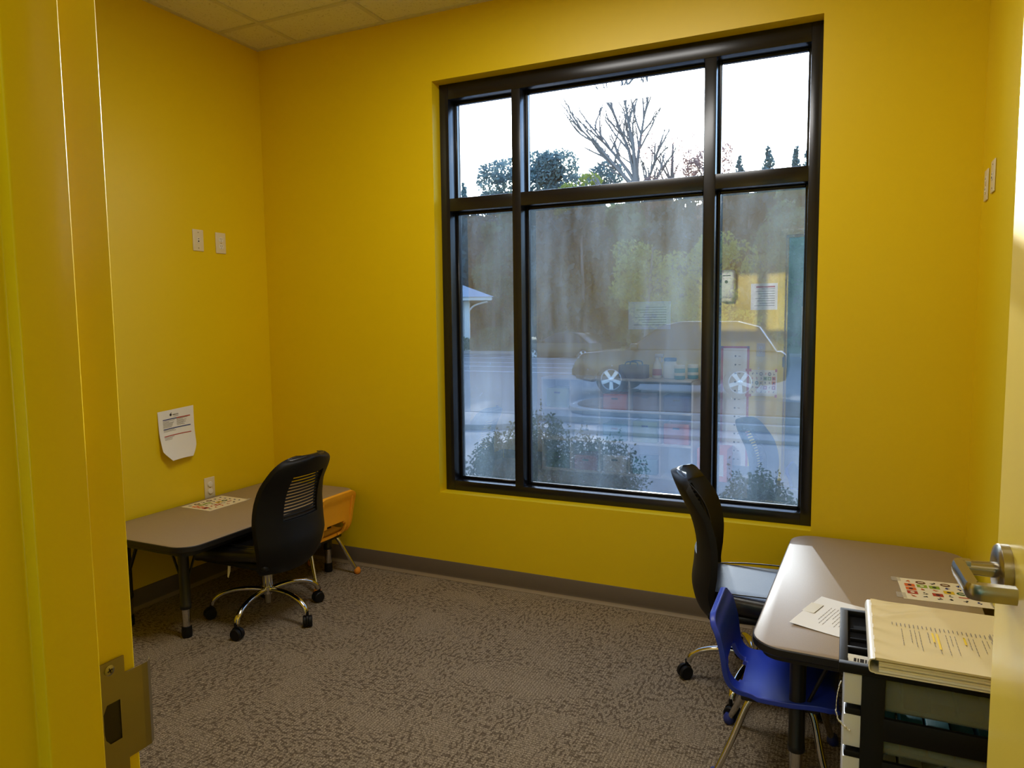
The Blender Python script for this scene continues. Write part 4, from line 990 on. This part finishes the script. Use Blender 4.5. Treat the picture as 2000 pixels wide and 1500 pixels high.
# near shrubs under the window
def shrub(label, x, y, h, rx, mat, seed, n, size, extra=()):
    rnd = random.Random(seed); t = thing('shrub', label, 'shrub', (x, y, G), 0, 'shrubs under the window')
    cl = [(rnd.uniform(-.55, .55) * rx, rnd.uniform(-.4, .4) * rx * .7, h * rnd.uniform(.35, .72), rx * rnd.uniform(.35, .5), h * rnd.uniform(.2, .3)) for k in range(16)] + [(0, 0, h * .45, rx * .8, h * .45)] + list(extra)
    bm = B()
    for k in range(14):
        c = rnd.choice(cl); a = rnd.uniform(-1, 1)
        tube(bm, smooth_path([(rnd.uniform(-.1, .1), rnd.uniform(-.1, .1), 0), (c[0] * .5, c[1] * .5, c[2] * .5), (c[0], c[1], c[2] + c[4] * .7)], 3), [.012, .011, .010, .008, .007, .005, .003], 5)
    obj('stems', bm, 'bark', t)
    pts = cloud(cl, n, seed, .35)
    for k in range(26):                    # sprigs standing clear of the mound
        c = rnd.choice(cl); p0 = Vector((c[0] + rnd.uniform(-.5, .5) * c[3], c[1], c[2] + c[4] * .85)); d = Vector((rnd.uniform(-.3, .3), rnd.uniform(-.2, .2), 1)).normalized()
        for q in range(9): pts.append(p0 + d * (.016 * q) + Vector((rnd.uniform(-.012, .012), rnd.uniform(-.012, .012), 0)))
    leafmesh('foliage', pts, size, mat, seed + 3, t); return t
shrub('rounded shrub with small leaves outside the left lower pane', .50, 2.55, .72, .50, 'bushleaf', 31, 9000, .017)
shrub('largest rounded shrub outside the centre lower pane', 1.05, 2.15, .92, .78, 'bushleaf', 32, 15000, .017, [(-.18, 0, .78, .28, .20), (.45, 0, .42, .36, .25)])
shrub('sunlit shrub outside the right lower pane', 2.72, 1.55, .80, .36, 'bushleaf', 33, 8000, .015)
# clipped shrubs and house across the lot
for lb_, x, y, r in (('large rounded shrub beside the house across the lot', -14.3, 32, .85), ('small rounded shrub against the house wall', -15.7, 31.4, .5)):
    t = thing('round_shrub', lb_, 'shrub', (x, y, G + .1)); leafmesh('foliage', cloud([(0, 0, r * .75, r, r * .8)], 1600, int(x * 10), .7), .07, 'leafmid', 3, t)
    bm = B(); tube(bm, [(0, 0, 0), (0, 0, r)], .05, 6); obj('stem', bm, 'bark', t)
t = thing('house', 'pale house with a shallow metal roof at the far left of the lot', 'house', (-20.6, 31.9, G + .1), R(27))
bm = B(); box(bm, -3.9, 4.1, -2.6, 2.6, 0, 2.75, .02); obj('wall', bm, 'housewall', t)
bm = B(); e = 3.6; prism(bm, [(-5.3, -e), (5.55, -e), (5.55, e), (-5.3, e)], 2.72, 2.9); obj('eave', bm, 'shelfwhite', t, smooth=False)
bm = B(); lo = [bm.verts.new(p) for p in ((-5.4, -e - .1, 2.9), (5.65, -e - .1, 2.9), (5.65, e + .1, 2.9), (-5.4, e + .1, 2.9))]; hi = [bm.verts.new(p) for p in ((-1.5, 0, 4.6), (1.5, 0, 4.6))]
for f in ((lo[0], lo[1], hi[1], hi[0]), (lo[1], lo[2], hi[1]), (lo[2], lo[3], hi[0], hi[1]), (lo[3], lo[0], hi[0]), (lo[3], lo[2], lo[1], lo[0])): bm.faces.new(f)
obj('roof', bm, 'houseroof', t, smooth=False)
bm = B(); box(bm, 4.05, 4.35, -2.9, -2.65, 0, 2.72, .02); tube(bm, smooth_path([(5.3, -3.4, 2.65), (4.6, -3.0, 2.45), (4.25, -2.8, 2.1)], 4), .05, 6); obj('downpipe_post', bm, 'shelfwhite', t)
for xx in (-2.4, .4, 2.4):
    bm = B(); box(bm, xx - .45, xx + .45, -2.64, -2.58, 1.0, 2.1, .01); wd_ = obj('window', bm, 'shelfwhite', t); bm = B(); box(bm, xx - .38, xx + .38, -2.65, -2.62, 1.07, 2.03); obj('pane', bm, 'carglass', wd_, smooth=False)
# cars
def car(name, label, loc, rz, suv):
    t = thing(name, label, 'car', loc, rz)      # local +x = forward
    Lh = 2.3; Wd = .92
    zh, zr = (1.02, 1.66) if suv else (.90, 1.42)
    low = [(-2.3, .42), (-2.34, .62), (-2.30, .95), (-2.2, zh), (-.9, zh + .03), (1.0, zh + .02), (1.55, zh - .01), (2.08, zh - .05), (2.2, zh - .12), (2.23, .74), (2.36, .66), (2.36, .50), (2.26, .36), (1.95, .30), (-2.0, .30)]
    # cut wheel arches
    def arch(cx, r=.43, n=9): return [(cx + r * math.cos(math.pi * k / n), .30 + r * math.sin(math.pi * k / n) * 1.0) for k in range(n + 1)]
    pts = low[:-2] + [(1.88, .30)] + arch(1.42) + [(.9, .28), (-.9, .28)] + arch(-1.40) + [(-2.0, .32)]
    bm = B(); prism(bm, pts, -Wd, Wd, bev=.05); xf(bm, lambda c: Vector((c.x, c.z * (1 - .05 * max(0, c.y - .6) - .05 * (abs(c.x) / 2.3) ** 4), c.y))); obj('body', bm, 'carpaint', t, ang=45)
    gh = [(-2.12, zh), (-1.75, zr - .12), (-1.3, zr), (-.1, zr + .01), (.25, zr - .06), (1.12, zh + .01)] if suv else [(-1.75, zh), (-1.0, zr - .05), (-.6, zr), (.0, zr), (.3, zr - .06), (1.2, zh + .01)]
    def cabin(c): k = 1 - .22 * max(0, (c.y - zh) / (zr - zh)); return Vector((c.x, c.z * k, c.y))
    bm = B(); prism(bm, gh, -Wd * .95, Wd * .95, bev=.05); xf(bm, cabin); obj('cabin', bm, 'carpaint', t, ang=45)
    cxm = sum(p[0] for p in gh) / 6; win_ = [(cxm + (p[0] - cxm) * .86, zh + .04 + (p[1] - zh) * .80) for p in gh]
    mid = -.25
    for half in (0, 1):
        w2 = [(max(p[0], mid + .04) if half else min(p[0], mid - .04), p[1]) for p in win_]
        w3 = [p for i, p in enumerate(w2) if i == 0 or (abs(p[0] - w2[i - 1][0]) + abs(p[1] - w2[i - 1][1])) > .01]
        for sg in (-1, 1):
            bm = B(); prism(bm, w3, sg * Wd * .945, sg * Wd * .958); xf(bm, lambda c: Vector((cabin(c)))); obj('side_window', bm, 'carglass', t, smooth=False)
    bm = B(); a, b = gh[4], gh[5]
    for k in (0,): quad(bm, [Vector((a[0] + .02, s * Wd * .74, a[1] + .012)) if q == 0 else Vector((b[0] + .02, s * Wd * .88, b[1] + .02)) for q, s in ((0, -1), (1, -1), (1, 1), (0, 1))])
    bmesh.ops.solidify(bm, geom=list(bm.faces), thickness=.01); obj('windscreen', bm, 'carglass', t, smooth=False)
    for sg in (-1, 1):
        bm = B(); box(bm, .78, .95, sg * .98 - .10, sg * .98 + .10, zh + .02, zh + .17, .04, 3); obj('wing_mirror', bm, 'carpaint', t)
        bm = B(); box(bm, 2.02, 2.262, sg * .68 - .17, sg * .68 + .17, .74, .86, .03, 2); obj('headlight', bm, 'carglass', t)
    bm = B(); box(bm, 2.2, 2.40, -.84, .84, .42, .64, .07, 3); obj('front_bumper', bm, 'carpaint', t)
    for wx in (1.42, -1.40):
        for sg in (-1, 1):
            m0 = Matrix.Translation((wx, sg * (Wd - .12), .36)) @ Matrix.Rotation(R(-90 * sg), 4, 'X')
            bm = B(); lathe(bm, [(.22, -.10), (.34, -.10), (.36, -.07), (.36, .07), (.34, .10), (.245, .105), (.24, .06)], 28, mat=m0); wh = obj('wheel', bm, 'tyre', t)
            bm = B(); lathe(bm, [(.05, .07), (.06, .095), (.03, .105)], 14, mat=m0)
            lathe(bm, [(.225, .06), (.245, .10), (.235, .105), (.22, .07)], 28, mat=m0, caps=False)
            for k in range(5):
                s0 = len(bm.verts); box(bm, .05, .23, -.035, .035, .075, .098, .006, 1); mm = m0 @ Matrix.Rotation(R(72 * k + 18), 4, 'Z'); xf(bm, lambda c: mm @ Vector((c.x, c.y * (1 + c.x * 1.6), c.z)), s0)
            obj('alloy_rim', bm, 'alloy', wh)
    return t
car('parked_car', 'dark car with bright five-spoke wheels behind the planting island', (-.25, 13.35, G), R(180 + 2), True)
car('parked_car', 'dark low saloon car on the far side of the lot', (-8.6, 28.3, G - .25), R(180 - 14), False)
# trees
rr = random.Random(77)
tree('pine_tree', 'tall pine behind the upper left pane', -20.2, 48, 15.2, 3.3, 'pine', 101, 'round', 9000, .14, .5)
tree('pine_tree', 'dome-topped pine left of the bare tree', -16.6, 52, 15.3, 3.6, 'pine', 102, 'round', 11000, .15, .5)
tree('leafy_tree', 'yellow-green tree in front of the dome-topped pine', -14.6, 46, 12.6, 2.0, 'leafbright', 103, 'round', 5000, .13, .5)
tree('leafy_tree', 'reddish thin-leaved tree under the sun', -8.0, 46, 14.6, 2.5, 'leafrust', 104, 'round', 3600, .07, .55)
tree('leafy_tree', 'thin vine-covered tree beside the mullion', -5.7, 47, 13.6, 1.8, 'leafrust', 105, 'round', 5000, .08, .5)
tree('leafy_tree', 'low grey brush around the foot of the bare tree', -8.3, 45.6, 12.0, 2.0, 'leafrust', 106, 'round', 9000, .075, .5)
for k, (x, h, cr) in enumerate([(-25.8, 13.0, 1.0), (-3.9, 12.9, 1.0), (-2.0, 13.4, 1.1), (-.2, 13.2, 1.0), (.7, 13.7, 1.2), (2.0, 13.2, 1.0)]):
    tree('conifer_tree', ['narrow conifer at the far left of the upper left pane', 'short conifer beside the right mullion', 'pointed conifer in the middle of the upper right pane', 'small conifer among those at the right pane edge', 'tallest conifer at the right pane edge', 'conifer hidden partly by the window jamb'][k], x, 50, h, cr * 2.3, 'pine', 120 + k, 'narrow', 5500, .12, .5)
# the wood behind the lot, on rising ground
bm = B(); nx, ny = 40, 8; g = [[bm.verts.new((-75 + 3.6 * i, 54 + 5 * j, G + 12.0 * min(1, j / 2) + .5 * math.sin(i * 1.7) + .4 * math.sin(i * .6 + j))) for j in range(ny + 1)] for i in range(nx + 1)]
for i in range(nx):
    for j in range(ny): bm.faces.new((g[i][j], g[i + 1][j], g[i + 1][j + 1], g[i][j + 1]))
struct('hill', bm, 'hillgreen')
k = 0
spots = []
for row, (y, h0) in enumerate(((40, 8.6), (44, 10.2), (50, 11.4))):
    for i in range(13):
        spots.append((-30 + i * 3.1 + row * 1.1 + rr.uniform(-.5, .5), y + rr.uniform(-1, 1), h0 + rr.uniform(-.5, .5)))
names = ['dark', 'mid']
for i, (x, y, h) in enumerate(spots):
    dark = (i % 3 != 1)
    tree('wood_tree', 'dark leafy tree in the dense wood beyond the lot' if dark else 'mid green leafy tree in the dense wood beyond the lot', x, y, h, 2.3, 'leafdark' if dark else 'leafmid', 200 + i, 'round', 2600, .30, .05, 'dark trees of the wood' if dark else 'mid green trees of the wood')
tree('leafy_tree', 'rounded pale green tree behind the house', -17.0, 37.5, 5.6, 1.9, 'leafmid', 301, 'round', 4200, .10, .12)
tree('leafy_tree', 'yellow-green tree behind the dark car', -4.0, 24.5, 4.9, 1.9, 'leafbright', 302, 'round', 3600, .085, .2)
tree('leafy_tree', 'yellow-green tree right of the centre pane', -1.2, 23.5, 4.6, 1.7, 'leafbright', 303, 'round', 3200, .085, .2)
tree('leafy_tree', 'dull green tree behind the right lower pane', 2.2, 27, 6.0, 2.6, 'leafmid', 304, 'round', 4200, .10, .2)
# bare tree: recursive limbs
def bare():
    rnd = random.Random(12); t = thing('bare_tree', 'bare dead tree with fanned branches against the bright sky', 'tree', (-9.8, 45, G), 0)
    bm = B(); segs = []
    tube(bm, [(0, 0, 0), (.05, 0, 5), (-.05, 0, 9.2), (-.2, 0, 11)], [.3, .26, .22, .2], 8); obj('trunk', bm, 'bark', t)
    def limb(bm, p, d, L_, r, depth):
        n = 5; pts = [p]; dd = d.copy()
        for k in range(n):
            dd = (dd + Vector((rnd.gauss(0, .10), rnd.gauss(0, .08), rnd.gauss(.03, .07)))).normalized(); pts.append(pts[-1] + dd * L_ / n)
        tube(bm, pts, [r * (1 - .6 * k / n) for k in range(n + 1)], 5)
        if depth <= 0: return
        for k in range(2, n + 1):
            for q in range(2 if depth > 1 else 1):
                e = (dd + Vector((rnd.gauss(0, .40), rnd.gauss(0, .25), rnd.gauss(.15, .25)))).normalized(); limb(bm, pts[k], e, L_ * rnd.uniform(.32, .5), r * .52, depth - 1)
    main = [((-.25, 0, 10.6), (-3.6, 4.2), 5.3), ((-.2, 0, 10.8), (-2.4, 4.9), 5.0), ((-.2, 0, 11), (-1.5, 5.4), 5.4), ((-.15, 0, 11), (-.75, 6.5), 6.3), ((-.1, 0, 10.8), (-.1, 5.6), 5.4), ((-.1, 0, 10.2), (.6, 4.6), 4.4), ((0, 0, 9.6), (1.5, 3.6), 3.4), ((-.1, 0, 9.4), (-3.0, 1.2), 2.8), ((0, 0, 9), (2.4, 2.4), 3.0), ((-.2, 0, 10.4), (-1.9, 3.5), 3.4)]
    for p, (dx, dz), L_ in main:
        bm = B(); limb(bm, Vector(p), Vector((dx, rnd.uniform(-.5, .5), dz)).normalized(), L_, .15, 2); obj('limb', bm, 'bark', t)
bare()
